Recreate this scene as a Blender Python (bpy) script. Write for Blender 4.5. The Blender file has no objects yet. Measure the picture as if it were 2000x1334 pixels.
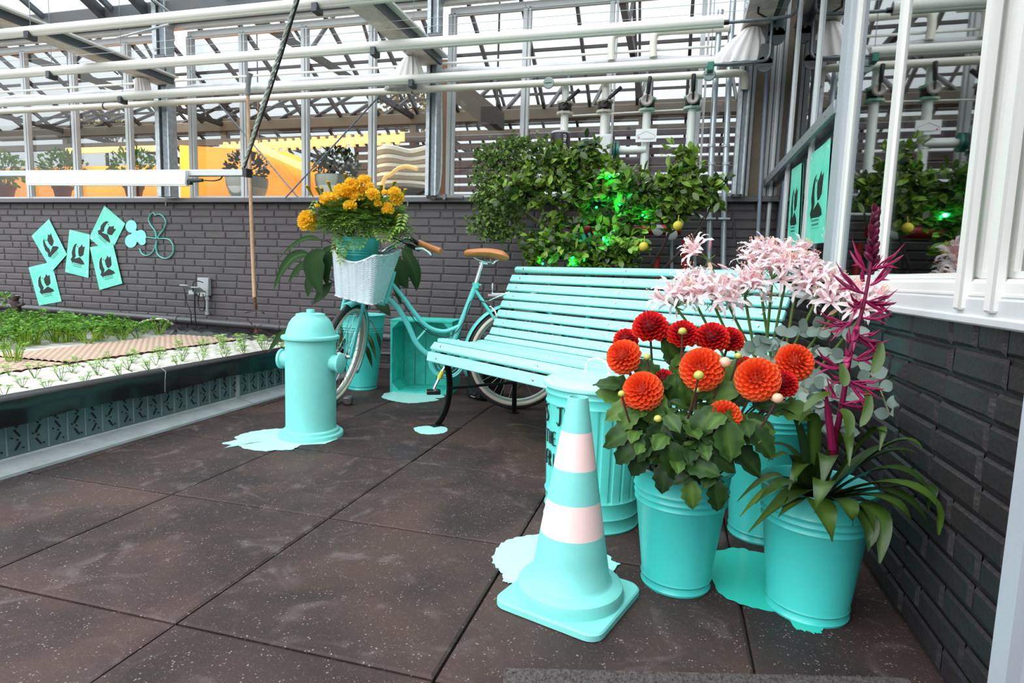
import bpy, bmesh, math, random
from mathutils import Vector, Matrix, Quaternion
PI=math.pi; sin=math.sin; cos=math.cos; V=Vector
rnd=random.Random(7)
SC=bpy.context.scene; COL=SC.collection
# ---------------------------------------------------------------- camera
F_PX=1171.695
def cam_basis(yaw,pit,rol):
    f=V((sin(yaw)*cos(pit),cos(yaw)*cos(pit),sin(pit))); r0=V((cos(yaw),-sin(yaw),0)); u0=r0.cross(f)
    return r0*cos(rol)+u0*sin(rol), u0*cos(rol)-r0*sin(rol), f
CR,CU,CF=cam_basis(-0.26190986,-0.11106113,0.03144126)
CP=V((0,0,0.78))
cd=bpy.data.cameras.new('camera'); cam=bpy.data.objects.new('camera',cd); COL.objects.link(cam)
cd.sensor_width=36; cd.lens=F_PX*36/2000; cd.clip_start=0.02; cd.clip_end=200
m=Matrix((CR,CU,-CF)).transposed().to_4x4(); m.translation=CP; cam.matrix_world=m
SC.camera=cam
# ---------------------------------------------------------------- world, exposure
w=bpy.data.worlds.new('overcast_sky'); SC.world=w; w.use_nodes=True
nt=w.node_tree; nt.nodes.clear()
def N(t,ty,**k):
    n=t.nodes.new(ty)
    for a,b in k.items(): setattr(n,a,b)
    return n
def mth(t,op,a,b=None,clamp=False):
    n=N(t,'ShaderNodeMath',operation=op,use_clamp=clamp)
    for i,x in enumerate((a,b)):
        if x is None: continue
        if isinstance(x,(int,float)): n.inputs[i].default_value=x
        else: t.links.new(x,n.inputs[i])
    return n.outputs[0]
tc=N(nt,'ShaderNodeTexCoord'); sp=N(nt,'ShaderNodeSeparateXYZ'); nt.links.new(tc.outputs['Generated'],sp.inputs[0])
X_,Y_,Z_=sp.outputs
# overcast sky: brighter overhead and behind the camera, dimmer low in the west (-X)
b=mth(nt,'MULTIPLY',mth(nt,'MAXIMUM',Z_,0),2.4)
hz=mth(nt,'ADD',mth(nt,'ADD',mth(nt,'MULTIPLY',X_,-.52),mth(nt,'MULTIPLY',Y_,-.60)),mth(nt,'MULTIPLY',Z_,.61))
b=mth(nt,'ADD',b,mth(nt,'MULTIPLY',mth(nt,'POWER',mth(nt,'MAXIMUM',hz,0),3.0),2.2))
b=mth(nt,'ADD',b,mth(nt,'MULTIPLY',mth(nt,'MAXIMUM',mth(nt,'MULTIPLY',Y_,-1),0),0.5))
b=mth(nt,'ADD',b,mth(nt,'MULTIPLY',mth(nt,'MAXIMUM',Y_,0),0.7))
b=mth(nt,'ADD',b,0.22)
g=mth(nt,'MULTIPLY',mth(nt,'ADD',Z_,0.05),12,True)
b=mth(nt,'MULTIPLY',b,mth(nt,'ADD',mth(nt,'MULTIPLY',g,0.88),0.12))
nz=N(nt,'ShaderNodeTexNoise'); nz.inputs['Scale'].default_value=2.2; nz.inputs['Detail'].default_value=4; nt.links.new(tc.outputs['Generated'],nz.inputs[0])
b=mth(nt,'MULTIPLY',b,mth(nt,'ADD',mth(nt,'MULTIPLY',nz.outputs[0],0.5),0.75))
bg=N(nt,'ShaderNodeBackground'); bg.inputs[0].default_value=(0.93,0.97,1.0,1); nt.links.new(mth(nt,'MULTIPLY',b,1.45),bg.inputs[1])
wo=N(nt,'ShaderNodeOutputWorld'); nt.links.new(bg.outputs[0],wo.inputs[0])
SC.view_settings.view_transform='Standard'; SC.view_settings.look='None'; SC.view_settings.gamma=1.0
SC.view_settings.exposure=-0.22; SC.view_settings.use_curve_mapping=False
# ---------------------------------------------------------------- unprojection helpers (2000x1334 frame)
def ray(x,y): return CF+CR*((x-1000)/F_PX)-CU*((y-667)/F_PX)
def onZ(x,y,z=0.0):
    d=ray(x,y); return CP+d*((z-CP.z)/d.z)
def onY(x,y,Y):
    d=ray(x,y); return CP+d*(Y/d.y)
def onX(x,y,X):
    d=ray(x,y); return CP+d*(X/d.x)
def proj(P):
    v=P-CP; w_=v.dot(CF); return 1000+F_PX*v.dot(CR)/w_, 667-F_PX*v.dot(CU)/w_
# ---------------------------------------------------------------- materials
def srgb(c):
    if isinstance(c,str): c=[int(c[i:i+2],16)/255 for i in (0,2,4)]
    return tuple((x/12.92 if x<=0.04045 else ((x+0.055)/1.055)**2.4) for x in c)
MATS={}
def mat(name,col,rough=0.5,metal=0.0,var=0.0,vs=8.0,bump=0.0,bs=60.0,spec=None,coat=0.0,col2=None,emit=None,es=0,det=4):
    if name in MATS: return MATS[name]
    m=bpy.data.materials.new(name); m.use_nodes=True; t=m.node_tree; p=t.nodes['Principled BSDF']
    c=srgb(col); p.inputs['Base Color'].default_value=(*c,1); p.inputs['Roughness'].default_value=rough; p.inputs['Metallic'].default_value=metal
    if spec is not None: p.inputs['Specular IOR Level'].default_value=spec
    if coat: p.inputs['Coat Weight'].default_value=coat; p.inputs['Coat Roughness'].default_value=0.1
    if emit: p.inputs['Emission Color'].default_value=(*srgb(emit),1); p.inputs['Emission Strength'].default_value=es
    if var or bump or col2:
        co=N(t,'ShaderNodeTexCoord')
    if var or col2:
        n=N(t,'ShaderNodeTexNoise'); n.inputs['Scale'].default_value=vs; n.inputs['Detail'].default_value=det; n.inputs['Roughness'].default_value=0.65
        t.links.new(co.outputs['Object'],n.inputs[0])
        r=N(t,'ShaderNodeMapRange'); r.inputs['From Min'].default_value=0.32; r.inputs['From Max'].default_value=0.68
        t.links.new(n.outputs[0],r.inputs[0])
        mx=N(t,'ShaderNodeMix',data_type='RGBA'); t.links.new(r.outputs[0],mx.inputs[0])
        if col2: a,b_=c,srgb(col2)
        else: a=tuple(x*(1-var) for x in c); b_=tuple(min(1,x*(1+var)) for x in c)
        mx.inputs[6].default_value=(*a,1); mx.inputs[7].default_value=(*b_,1); t.links.new(mx.outputs[2],p.inputs['Base Color'])
    if bump:
        n2=N(t,'ShaderNodeTexNoise'); n2.inputs['Scale'].default_value=bs; n2.inputs['Detail'].default_value=3
        t.links.new(co.outputs['Object'],n2.inputs[0]); bp=N(t,'ShaderNodeBump'); bp.inputs['Strength'].default_value=bump; bp.inputs['Distance'].default_value=0.004
        t.links.new(n2.outputs[0],bp.inputs['Height']); t.links.new(bp.outputs[0],p.inputs['Normal'])
    MATS[name]=m; return m
def leafmat(name,c1,c2,rough=0.45,trans=0.25,spec=0.5,attr='var',mid=None):
    if name in MATS: return MATS[name]
    m=bpy.data.materials.new(name); m.use_nodes=True; t=m.node_tree; p=t.nodes['Principled BSDF']
    a=N(t,'ShaderNodeAttribute',attribute_name=attr)
    cr=N(t,'ShaderNodeValToRGB'); e=cr.color_ramp.elements; e[0].color=(*srgb(c1),1); e[1].color=(*srgb(c2),1)
    if mid: k=e.new(mid[0]); k.color=(*srgb(mid[1]),1)
    t.links.new(a.outputs['Fac'],cr.inputs[0]); t.links.new(cr.outputs[0],p.inputs['Base Color'])
    p.inputs['Roughness'].default_value=rough; p.inputs['Specular IOR Level'].default_value=spec
    if trans:
        tr=N(t,'ShaderNodeBsdfTranslucent'); t.links.new(cr.outputs[0],tr.inputs[0]); mx=N(t,'ShaderNodeMixShader'); mx.inputs[0].default_value=trans
        t.links.new(p.outputs[0],mx.inputs[1]); t.links.new(tr.outputs[0],mx.inputs[2]); t.links.new(mx.outputs[0],t.nodes['Material Output'].inputs[0])
    MATS[name]=m; return m
def glassmat(name,tint,refl=1.0,base=0.04,dirt=0.0):
    m=bpy.data.materials.new(name); m.use_nodes=True; t=m.node_tree; t.nodes.remove(t.nodes['Principled BSDF'])
    tr=N(t,'ShaderNodeBsdfTransparent'); tr.inputs[0].default_value=(*tint,1); gl=N(t,'ShaderNodeBsdfGlossy'); gl.inputs['Roughness'].default_value=0.02
    lw=N(t,'ShaderNodeLayerWeight'); lw.inputs[0].default_value=0.5
    k=mth(t,'ADD',mth(t,'MULTIPLY',mth(t,'POWER',lw.outputs['Facing'],3.0),refl),base,True)
    mx=N(t,'ShaderNodeMixShader'); t.links.new(k,mx.inputs[0]); t.links.new(tr.outputs[0],mx.inputs[1]); t.links.new(gl.outputs[0],mx.inputs[2])
    out=mx
    if dirt:
        df=N(t,'ShaderNodeBsdfDiffuse'); df.inputs[0].default_value=(.8,.83,.84,1); m2=N(t,'ShaderNodeMixShader'); m2.inputs[0].default_value=dirt
        t.links.new(mx.outputs[0],m2.inputs[1]); t.links.new(df.outputs[0],m2.inputs[2]); out=m2
    t.links.new(out.outputs[0],t.nodes['Material Output'].inputs[0]); MATS[name]=m; return m
# ---------------------------------------------------------------- mesh collector
def frame(d,up=V((0,0,1))):
    d=d.normalized(); s=d.cross(up)
    if s.length<1e-4: s=d.cross(V((0,1,0)))
    s.normalize(); return s, s.cross(d).normalized()
def chain_mat(o):
    m=o.matrix_basis.copy()
    while o.parent: o=o.parent; m=o.matrix_basis@m
    return m
class MB:
    def __init__(s): s.v=[]; s.f=[]; s.a=[]
    def add(s,vs,fs,a=0.5):
        n=len(s.v); s.v+= [V(p) for p in vs]; s.f+=[[n+i for i in f] for f in fs]
        s.a+= (list(a) if isinstance(a,(list,tuple)) else [a]*len(vs)); return s
    def box(s,c,d,rot=None,bev=0.0,a=0.5):
        c=V(c); hx,hy,hz=[x/2 for x in d]; R=rot if rot else Matrix.Identity(3)
        if bev<=0:
            vs=[c+R@V((x*hx,y*hy,z*hz)) for x in (-1,1) for y in (-1,1) for z in (-1,1)]
            return s.add(vs,[(0,1,3,2),(4,6,7,5),(0,4,5,1),(2,3,7,6),(0,2,6,4),(1,5,7,3)],a)
        vs=[];idx={}
        H=(hx,hy,hz)
        for sx in (-1,1):
            for sy in (-1,1):
                for sz in (-1,1):
                    S=(sx,sy,sz)
                    for ax in range(3):
                        p=[S[i]*(H[i]-(0 if i==ax else bev)) for i in range(3)]
                        idx[(S,ax)]=len(vs); vs.append(c+R@V(p))
        fs=[]
        for ax in range(3):
            o=[i for i in range(3) if i!=ax]
            for sg in (-1,1):
                q=[]
                for a1,a2 in ((-1,-1),(1,-1),(1,1),(-1,1)):
                    S=[0,0,0];S[ax]=sg;S[o[0]]=a1;S[o[1]]=a2;q.append(idx[(tuple(S),ax)])
                if (sg>0)==(ax==1): q.reverse()
                fs.append(q)
        for ax in range(3):
            o=[i for i in range(3) if i!=ax]
            for a1 in (-1,1):
                for a2 in (-1,1):
                    A=[0,0,0];B=[0,0,0];A[ax]=-1;B[ax]=1
                    for Q in (A,B): Q[o[0]]=a1;Q[o[1]]=a2
                    A=tuple(A);B=tuple(B); fs.append([idx[(A,o[0])],idx[(B,o[0])],idx[(B,o[1])],idx[(A,o[1])]])
        for sx in (-1,1):
            for sy in (-1,1):
                for sz in (-1,1): fs.append([idx[((sx,sy,sz),k)] for k in range(3)])
        return s.add(vs,fs,a)
    def beam(s,p0,p1,w,h,up=V((0,0,1)),bev=0.0):
        p0=V(p0);p1=V(p1); d=p1-p0; sd,u=frame(d,up); R=Matrix((d.normalized(),sd,u)).transposed()
        return s.box((p0+p1)/2,(d.length,w,h),R,bev)
    def tube(s,pts,r,n=10,cap=True,a=0.5,closed=False,flat=1.0,up=None):
        pts=[V(p) for p in pts]; m=len(pts); rs=r if isinstance(r,(list,tuple)) else [r]*m
        vs=[];sd=None
        for i,p in enumerate(pts):
            if closed: d=pts[(i+1)%m]-pts[i-1]
            else: d=(pts[min(i+1,m-1)]-pts[max(i-1,0)])
            if d.length<1e-9: d=V((0,0,1))
            d.normalize()
            if up is not None: sd=d.cross(up); sd=sd.normalized() if sd.length>1e-4 else frame(d)[0]
            elif sd is None: sd=frame(d)[0]
            else:
                sd=sd-d*sd.dot(d); sd=sd.normalized() if sd.length>1e-5 else frame(d)[0]
            u=sd.cross(d)
            for k in range(n):
                t=2*PI*k/n; vs.append(p+(sd*cos(t)+u*(sin(t)*flat))*rs[i])
        fs=[]
        for i in range(m if closed else m-1):
            j=(i+1)%m
            for k in range(n): fs.append((i*n+k,i*n+(k+1)%n,j*n+(k+1)%n,j*n+k))
        if cap and not closed: fs.append(list(range(n))[::-1]); fs.append([(m-1)*n+k for k in range(n)])
        return s.add(vs,fs,a)
    def cyl(s,p0,p1,r0,r1=None,n=20,cap=True,a=0.5): return s.tube([p0,p1],[r0,r0 if r1 is None else r1],n,cap,a)
    def lathe(s,c,prof,n=48,axis=V((0,0,1)),cap=False,mod=None,a=0.5):
        c=V(c); ax=V(axis).normalized(); sd,u=frame(ax,V((0,1,0)) if abs(ax.y)<0.9 else V((0,0,1)))
        vs=[];m=len(prof)
        for i,(r,z) in enumerate(prof):
            for k in range(n):
                t=2*PI*k/n; rr=r+(mod(t,i,z) if mod else 0); vs.append(c+ax*z+(sd*cos(t)+u*sin(t))*rr)
        fs=[(i*n+k,(i+1)*n+k,(i+1)*n+(k+1)%n,i*n+(k+1)%n) for i in range(m-1) for k in range(n)]
        if cap: fs.append(list(range(n))); fs.append([(m-1)*n+k for k in range(n)][::-1])
        return s.add(vs,fs,a)
    def sphere(s,c,r,n=12,m=8,sc=(1,1,1),a=0.5):
        c=V(c); vs=[c+V((0,0,r*sc[2]))];
        for i in range(1,m):
            t=PI*i/m
            for k in range(n): q=2*PI*k/n; vs.append(c+V((sin(t)*cos(q)*r*sc[0],sin(t)*sin(q)*r*sc[1],cos(t)*r*sc[2])))
        vs.append(c-V((0,0,r*sc[2]))); L=len(vs)-1
        fs=[(0,1+k,1+(k+1)%n) for k in range(n)]
        for i in range(m-2):
            for k in range(n): fs.append((1+i*n+k,1+(i+1)*n+k,1+(i+1)*n+(k+1)%n,1+i*n+(k+1)%n))
        fs+=[(L,1+(m-2)*n+(k+1)%n,1+(m-2)*n+k) for k in range(n)]
        return s.add(vs,fs,a)
    def poly(s,pts,th,nrm,a=0.5):
        """flat outline given thickness th along nrm"""
        pts=[V(p) for p in pts]; nrm=V(nrm).normalized(); n=len(pts)
        vs=pts+[p+nrm*th for p in pts]; fs=[list(range(n))[::-1],[n+i for i in range(n)]]+[(i,(i+1)%n,n+(i+1)%n,n+i) for i in range(n)]
        return s.add(vs,fs,a)
    def leaf(s,p,d,up,L,W,droop=0.3,fold=0.15,a=0.5,n=4,tip=0.5,pw=1.0,wav=0.0):
        """leaf blade from p along d; up is the blade normal; droop bends it"""
        d=V(d).normalized(); sd=d.cross(V(up)); sd=sd.normalized() if sd.length>1e-4 else frame(d)[0]; u=sd.cross(d)
        vs=[];p=V(p);ang=0;pos=p.copy();st=L/n
        for i in range(n+1):
            t=i/n; wd=W*0.5*(sin(PI*min(1,max(0.0,t))**pw)**0.75 if 0<t<1 else 0.02)
            dd=d*cos(ang)-u*sin(ang); uu=u*cos(ang)+d*sin(ang)
            wv=wav*W*sin(i*2.6)
            vs+=[pos-sd*wd+uu*(wd*fold+wv),pos,pos+sd*wd+uu*(wd*fold-wv)]
            pos=pos+dd*st; ang+=droop/n*2
        fs=[]
        for i in range(n):
            q=3*i; fs+=[(q,q+1,q+4,q+3),(q+1,q+2,q+5,q+4)]
        return s.add(vs,fs,a)
    def strap(s,pts,wd,nrm=None,fold=0.2,a=0.5,acr=2):
        """ribbon leaf along a polyline, widths wd[i]"""
        pts=[V(p) for p in pts]; vs=[]; m=len(pts)
        for i,p in enumerate(pts):
            d=(pts[min(i+1,m-1)]-pts[max(i-1,0)]).normalized(); up=V((0,0,1)) if nrm is None else V(nrm)
            sd=d.cross(up); sd=sd.normalized() if sd.length>0.05 else (sd0 if i else frame(d)[0]); 
            if i and sd.dot(sd0)<0: sd=-sd
            sd0=sd; u=sd.cross(d); w_=wd[i]/2
            vs+=[p-sd*w_+u*w_*fold,p,p+sd*w_+u*w_*fold]
        fs=[]
        for i in range(m-1):
            q=3*i; fs+=[(q,q+1,q+4,q+3),(q+1,q+2,q+5,q+4)]
        return s.add(vs,fs,a)
    def build(s,name,mt,parent=None,origin=None,smooth=True,attr=False,solid=0):
        me=bpy.data.meshes.new(name)
        if parent is not None: M_=chain_mat(parent).inverted()
        else:
            if origin is None:
                xs=[p.x for p in s.v];ys=[p.y for p in s.v];origin=V(((min(xs)+max(xs))/2,(min(ys)+max(ys))/2,min(p.z for p in s.v)))
            M_=Matrix.Translation(-V(origin))
        me.from_pydata([tuple(M_@p) for p in s.v],[],s.f); me.materials.append(mt)
        if not attr:
            bm_=bmesh.new(); bm_.from_mesh(me); bmesh.ops.recalc_face_normals(bm_,faces=bm_.faces); bm_.to_mesh(me); bm_.free()
        if smooth:
            me.polygons.foreach_set('use_smooth',[True]*len(me.polygons))
            if smooth!='all':
                try: me.set_sharp_from_angle(angle=0.7)
                except Exception: pass
        if attr:
            at=me.attributes.new('var','FLOAT','POINT'); at.data.foreach_set('value',s.a)
        o=bpy.data.objects.new(name,me); COL.objects.link(o)
        if parent is not None: o.parent=parent
        else: o.location=origin
        if solid:
            md=o.modifiers.new('solid','SOLIDIFY'); md.thickness=solid; md.offset=0
        return o
def tag(o,label,cat,group=None,kind=None):
    o['label']=label; o['category']=cat
    if group: o['group']=group
    if kind: o['kind']=kind
    return o
def thing(name,label,cat,loc,rz=0,group=None,kind=None):
    o=bpy.data.objects.new(name,None); COL.objects.link(o); o.empty_display_size=0.05
    o.location=V(loc); o.rotation_euler=(0,0,rz); return tag(o,label,cat,group,kind)
def struct(o): o['kind']='structure'; return o
CHILD={}
def kids(o): return [c for c in bpy.data.objects if c.parent is o]
def dup(root,loc,rz=0,label=None,group=None,scale=None,ch=None):
    r=root.copy(); COL.objects.link(r); r.location=loc; r.rotation_euler=(0,0,rz)
    if scale: r.scale=(scale,)*3
    if label: r['label']=label
    if group: r['group']=group
    for c0 in (ch if ch is not None else kids(root)):
        c=c0.copy(); COL.objects.link(c); c.parent=r
        for g0 in kids(c0): g=g0.copy(); COL.objects.link(g); g.parent=c
    return r
def bez(p0,p1,p2,n=8): return [V(p0)*(1-t)**2+V(p1)*(2*t*(1-t))+V(p2)*t*t for t in [i/n for i in range(n+1)]]
def crv(pts,n=6,closed=False):
    """Catmull-Rom through pts"""
    P=[V(p) for p in pts]; m=len(P); out=[]
    for i in range(m if closed else m-1):
        if closed: a,b_,c,d=P[i-1],P[i],P[(i+1)%m],P[(i+2)%m]
        else: a=P[max(i-1,0)];b_=P[i];c=P[i+1];d=P[min(i+2,m-1)]
        for k in range(n):
            t=k/n; out.append(0.5*((2*b_)+(c-a)*t+(2*a-5*b_+4*c-d)*t*t+(3*b_-a-3*c+d)*t**3))
    if not closed: out.append(P[-1])
    return out
def rz(a): return Matrix.Rotation(a,3,'Z')
def rv(): return V((rnd.gauss(0,1),rnd.gauss(0,1),rnd.gauss(0,1))).normalized()
U=rnd.uniform
# common materials
TEAL=mat('turquoise_paint','62D3C8',0.38,var=0.04,vs=5,bump=0.03,bs=300)
TEALM=mat('turquoise_matt','7ACFC8',0.55,var=0.06,vs=7,bump=0.08,bs=120)
TEALD=mat('turquoise_bucket','42C2BB',0.28,var=0.04,vs=5)
TWOOD=mat('turquoise_wood','3AC6B8',0.6,var=0.16,vs=16,bump=0.4,bs=90)
WHITE=mat('white_paint','DCDCD8',0.4); CREAM=mat('cream_paint','E0DDD0',0.35)
ALU=mat('aluminium','C6CACB',0.45); GALV=mat('galvanised_steel','767E84',0.45,metal=0.5,var=0.25,vs=40)
GALVL=mat('galvanised_light','AEB6BA',0.4,metal=0.5,var=0.2,vs=35)
BLACK=mat('black_metal','0E0E10',0.35); RUBBER=mat('rubber','141416',0.7,bump=0.4,bs=400)
DGREY=mat('dark_grey_paint','55575A',0.5); SILLM=mat('sill_grey','5C5B5D',0.5)
CHROME=mat('chrome','D8DADC',0.15,metal=1.0)
GLASS=glassmat('window_glass',(0.74,0.76,0.76),0.4,0.012)
GLASSR=glassmat('dark_window_glass',(0.42,0.50,0.46),0.9,0.20)
ROOFG=glassmat('roof_glass',(0.9,0.95,0.96),0.3,0.04,dirt=0.08)
# ================================================================ SETTING
YB=4.3; XR=0.56; ZS=1.30; GY=YB+0.05
# ---- floor: 0.605 m concrete tiles, one mesh
def floor_mat():
    m=bpy.data.materials.new('concrete_tiles'); m.use_nodes=True; t=m.node_tree; p=t.nodes['Principled BSDF']
    co=N(t,'ShaderNodeTexCoord'); at=N(t,'ShaderNodeAttribute',attribute_name='var')
    def noise(sc,det=4,dist=0.0):
        n=N(t,'ShaderNodeTexNoise'); n.inputs['Scale'].default_value=sc; n.inputs['Detail'].default_value=det; n.inputs['Distortion'].default_value=dist; t.links.new(co.outputs['Object'],n.inputs[0]); return n.outputs[0]
    def ramp(v,a,b_):
        r=N(t,'ShaderNodeMapRange',interpolation_type='SMOOTHSTEP'); r.inputs['From Min'].default_value=a; r.inputs['From Max'].default_value=b_; t.links.new(v,r.inputs[0]); return r.outputs[0]
    def mix(f,a,b_):
        x=N(t,'ShaderNodeMix',data_type='RGBA')
        if isinstance(f,float): x.inputs[0].default_value=f
        else: t.links.new(f,x.inputs[0])
        for i,q in ((6,a),(7,b_)):
            if isinstance(q,tuple): x.inputs[i].default_value=(*q,1)
            else: t.links.new(q,x.inputs[i])
        return x.outputs[2]
    c=mix(ramp(noise(2.3,5,0.6),0.35,0.65),srgb('2A1E1E'),srgb('47352F'))
    c=mix(mth(t,'MULTIPLY',at.outputs['Fac'],0.55),c,srgb('231C1D'))
    c=mix(mth(t,'MULTIPLY',ramp(noise(6,7,1.6),0.54,0.76),0.34),c,srgb('7D6F6F'))      # dusty scuffs
    c=mix(mth(t,'MULTIPLY',ramp(noise(1.1,3,0.3),0.56,0.7),0.5),c,srgb('272B30'))       # bluish damp zones
    vo=N(t,'ShaderNodeTexVoronoi'); vo.inputs['Scale'].default_value=105; t.links.new(co.outputs['Object'],vo.inputs[0])
    sp1=mth(t,'MULTIPLY',mth(t,'SUBTRACT',1.0,ramp(vo.outputs['Distance'],0.12,0.26)),ramp(noise(26,2),0.50,0.58))
    c=mix(mth(t,'MULTIPLY',sp1,0.6),c,srgb('A59693'))
    vo2=N(t,'ShaderNodeTexVoronoi'); vo2.inputs['Scale'].default_value=190; t.links.new(co.outputs['Object'],vo2.inputs[0])
    sp2=mth(t,'MULTIPLY',mth(t,'SUBTRACT',1.0,ramp(vo2.outputs['Distance'],0.1,0.3)),ramp(noise(60,2),0.46,0.6))
    c=mix(mth(t,'MULTIPLY',sp2,0.6),c,srgb('8D7F7D'))
    t.links.new(c,p.inputs['Base Color'])
    p.inputs['Specular IOR Level'].default_value=0.35
    r=N(t,'ShaderNodeMapRange'); r.inputs['To Min'].default_value=0.5; r.inputs['To Max'].default_value=0.85; t.links.new(noise(5,5),r.inputs[0]); t.links.new(r.outputs[0],p.inputs['Roughness'])
    bp=N(t,'ShaderNodeBump'); bp.inputs['Strength'].default_value=0.5; bp.inputs['Distance'].default_value=0.003
    t.links.new(mth(t,'ADD',noise(130,4),mth(t,'MULTIPLY',sp2,-0.6)),bp.inputs['Height']); t.links.new(bp.outputs[0],p.inputs['Normal']); return m
fl=MB(); T=0.605
for i in range(-10,3):
    for j in range(-4,6):
        x0=0.2+i*T; y0=1.005+j*T; x1=x0+T; y1=min(y0+T,4.32); g=0.0028
        if x0>0.6 or x1<-3.3 and y0>4.2: continue
        a=rnd.random(); h=U(-.0012,.0012); tx=U(-.0012,.0012); ty=U(-.0012,.0012); q=0.006
        top=[V((x0+g+q,y0+g+q,h-tx-ty)),V((x1-g-q,y0+g+q,h+tx-ty)),V((x1-g-q,y1-g-q,h+tx+ty)),V((x0+g+q,y1-g-q,h-tx+ty))]
        mid=[V((x0+g,y0+g,h-.003)),V((x1-g,y0+g,h-.003)),V((x1-g,y1-g,h-.003)),V((x0+g,y1-g,h-.003))]
        low=[V((p.x,p.y,-.03)) for p in mid]
        fl.add(top+mid+low,[(0,1,2,3)]+[(k,4+k,4+(k+1)%4,(k+1)%4) for k in range(4)]+[(4+k,8+k,8+(k+1)%4,4+(k+1)%4) for k in range(4)],a)
floor=struct(fl.build('floor',floor_mat(),origin=(0,0,0),smooth=False,attr=True))
sb=MB(); sb.box((-2.2,1.2,-.055),(9.5,6.6,.07)); struct(sb.build('trim_10',mat('joint_sand','4E3E30',0.9,var=0.4,vs=60)))
dm=MB(); A_=onZ(983,1304,.01); B_=onZ(1856,1326,.01); D_=(B_-A_).normalized(); N_=V((D_.y,-D_.x,0)); B_=A_+D_*.80; dm.poly([V((p.x,p.y,.001)) for p in (A_,B_,B_+N_*.4,A_+N_*.4)],.009,(0,0,1))
for i in range(2600):
    p=A_+D_*U(0,.80)+N_*U(0,.12); p.z=.0095; dm.add([p+V((-.0012,0,0)),p+V((.0012,0,0)),p+V((U(-.004,.004),U(-.004,.004),U(.003,.007)))],[(0,1,2)])
tag(dm.build('doormat',mat('doormat_fibre','2C2828',.9,col2='5C5553',vs=160),smooth=False),'grey bristly doormat at the bottom edge of the photo in front of the cone','doormat')
# ---- painted brick walls
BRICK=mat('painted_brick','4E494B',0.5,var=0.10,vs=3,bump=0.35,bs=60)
BRICKR=mat('painted_brick_side_shaded','242022',0.48,var=0.14,vs=4,bump=0.6,bs=70)  # side wall's shade put into a darker copy of the brick paint
def brickwall(x0,x1,z0,z1,course,bl,to,prot,jit=0.0012):
    m=MB(); z=z1; r=0
    m.add([to(x0,z0,-.004),to(x1,z0,-.004),to(x1,z1,-.004),to(x0,z1,-.004)],[(0,1,2,3)])
    while z>z0:
        zz=max(z-course+.005,z0); x=x0-(bl*0.5 if r%2 else 0)-U(0,.05)
        while x<x1:
            L=bl if rnd.random()<.8 else bl*.5
            a,b_=max(x,x0),min(x+L-.008,x1)
            if b_-a>.01 and z-zz>.01:
                k=U(.6,1)*prot; q=.008; dz=[U(-jit,jit) for _ in range(4)]
                m.add([to(a,zz+dz[0],0),to(b_,zz+dz[1],0),to(b_,z+dz[2]-.002,0),to(a,z+dz[3]-.002,0),
                       to(a+q,zz+q,k),to(b_-q,zz+q,k+U(-.001,.001)),to(b_-q,z-q,k+U(-.001,.001)),to(a+q,z-q,k)],
                      [(4,5,6,7),(0,1,5,4),(1,2,6,5),(2,3,7,6),(3,0,4,7)])
            x+=L
        z-=course; r+=1
    return m
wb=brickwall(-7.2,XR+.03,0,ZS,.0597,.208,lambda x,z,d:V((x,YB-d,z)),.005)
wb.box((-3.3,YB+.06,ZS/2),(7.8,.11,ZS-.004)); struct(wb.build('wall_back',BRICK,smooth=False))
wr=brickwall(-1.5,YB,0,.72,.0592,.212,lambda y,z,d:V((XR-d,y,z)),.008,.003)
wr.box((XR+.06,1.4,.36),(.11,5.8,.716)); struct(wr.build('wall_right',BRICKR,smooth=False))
# ---- back sill
s1=MB(); s1.box((-3.3,YB-.01,ZS+.018),(7.8,.09,.036),bev=.004); s1.box((-3.3,YB-.062,ZS+.004),(7.8,.016,.012),bev=.003)
for jx in (-4.21,-1.98): s1.box((jx,YB-.062,ZS-.012),(.012,.02,.045))
struct(s1.build('trim_1',SILLM))
# ---- back glazed facade: one window per bay
muX=[-6.9,-6.38,-5.875,-5.304,-4.7,-4.2,-4.035,-3.52,-2.942,-2.35,-1.82,-1.703,-1.136,-0.525,0.079,0.36]
ZT=2.66; zb=ZS+.036
k=0
for i in range(len(muX)-1):
    a,b_=muX[i],muX[i+1]
    if b_-a<.2: continue
    k+=1; f=MB()
    f.box((a,GY,(zb+ZT)/2),(.032,.05,ZT-zb),bev=.003); f.box((a+.034,GY-.005,(zb+ZT)/2),(.014,.04,ZT-zb))
    f.box(((a+b_)/2,GY,ZT+.015),(b_-a,.05,.05),bev=.003); f.box(((a+b_)/2,GY,zb+.012),(b_-a,.04,.024))
    fo=struct(f.build(f'window_{k}',ALU))
    g=MB(); g.box(((a+b_)/2+.01,GY+.01,(zb+ZT)/2),(b_-a-.05,.004,ZT-zb-.03)); g.build('pane',GLASS,fo,smooth=False)
hb=MB(); hb.box((-3.3,YB-.02,ZT+.055),(7.8,.05,.03)); struct(hb.build('trim_2',mat('head_trim_white','D9DAD6',0.45,var=.1,vs=3)))
gb=MB(); gb.box((-3.3,YB-.05,ZT+.15),(7.8,.16,.16),bev=.01); struct(gb.build('trim_3',DGREY))
# corner infill: closed panel and frame strips next to the side wall
ci=MB(); ci.box((.47,GY+.03,(zb+ZT)/2),(.2,.04,ZT-zb)); struct(ci.build('wall_corner',mat('corner_panel','8C7C66',.6,var=.2,vs=6)))
for jx,wd,jl in ((.385,.03,'leftmost'),(.415,.02,'second from left'),(.525,.022,'third from left'),(.55,.02,'rightmost')):
    q=MB(); q.box((jx,GY-.02,(zb+ZT)/2),(wd,.05,ZT-zb),bev=.003); tag(q.build('frame_strip',ALU),f'pale upright aluminium strip in the back corner, {jl} of the four','strip')
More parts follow.
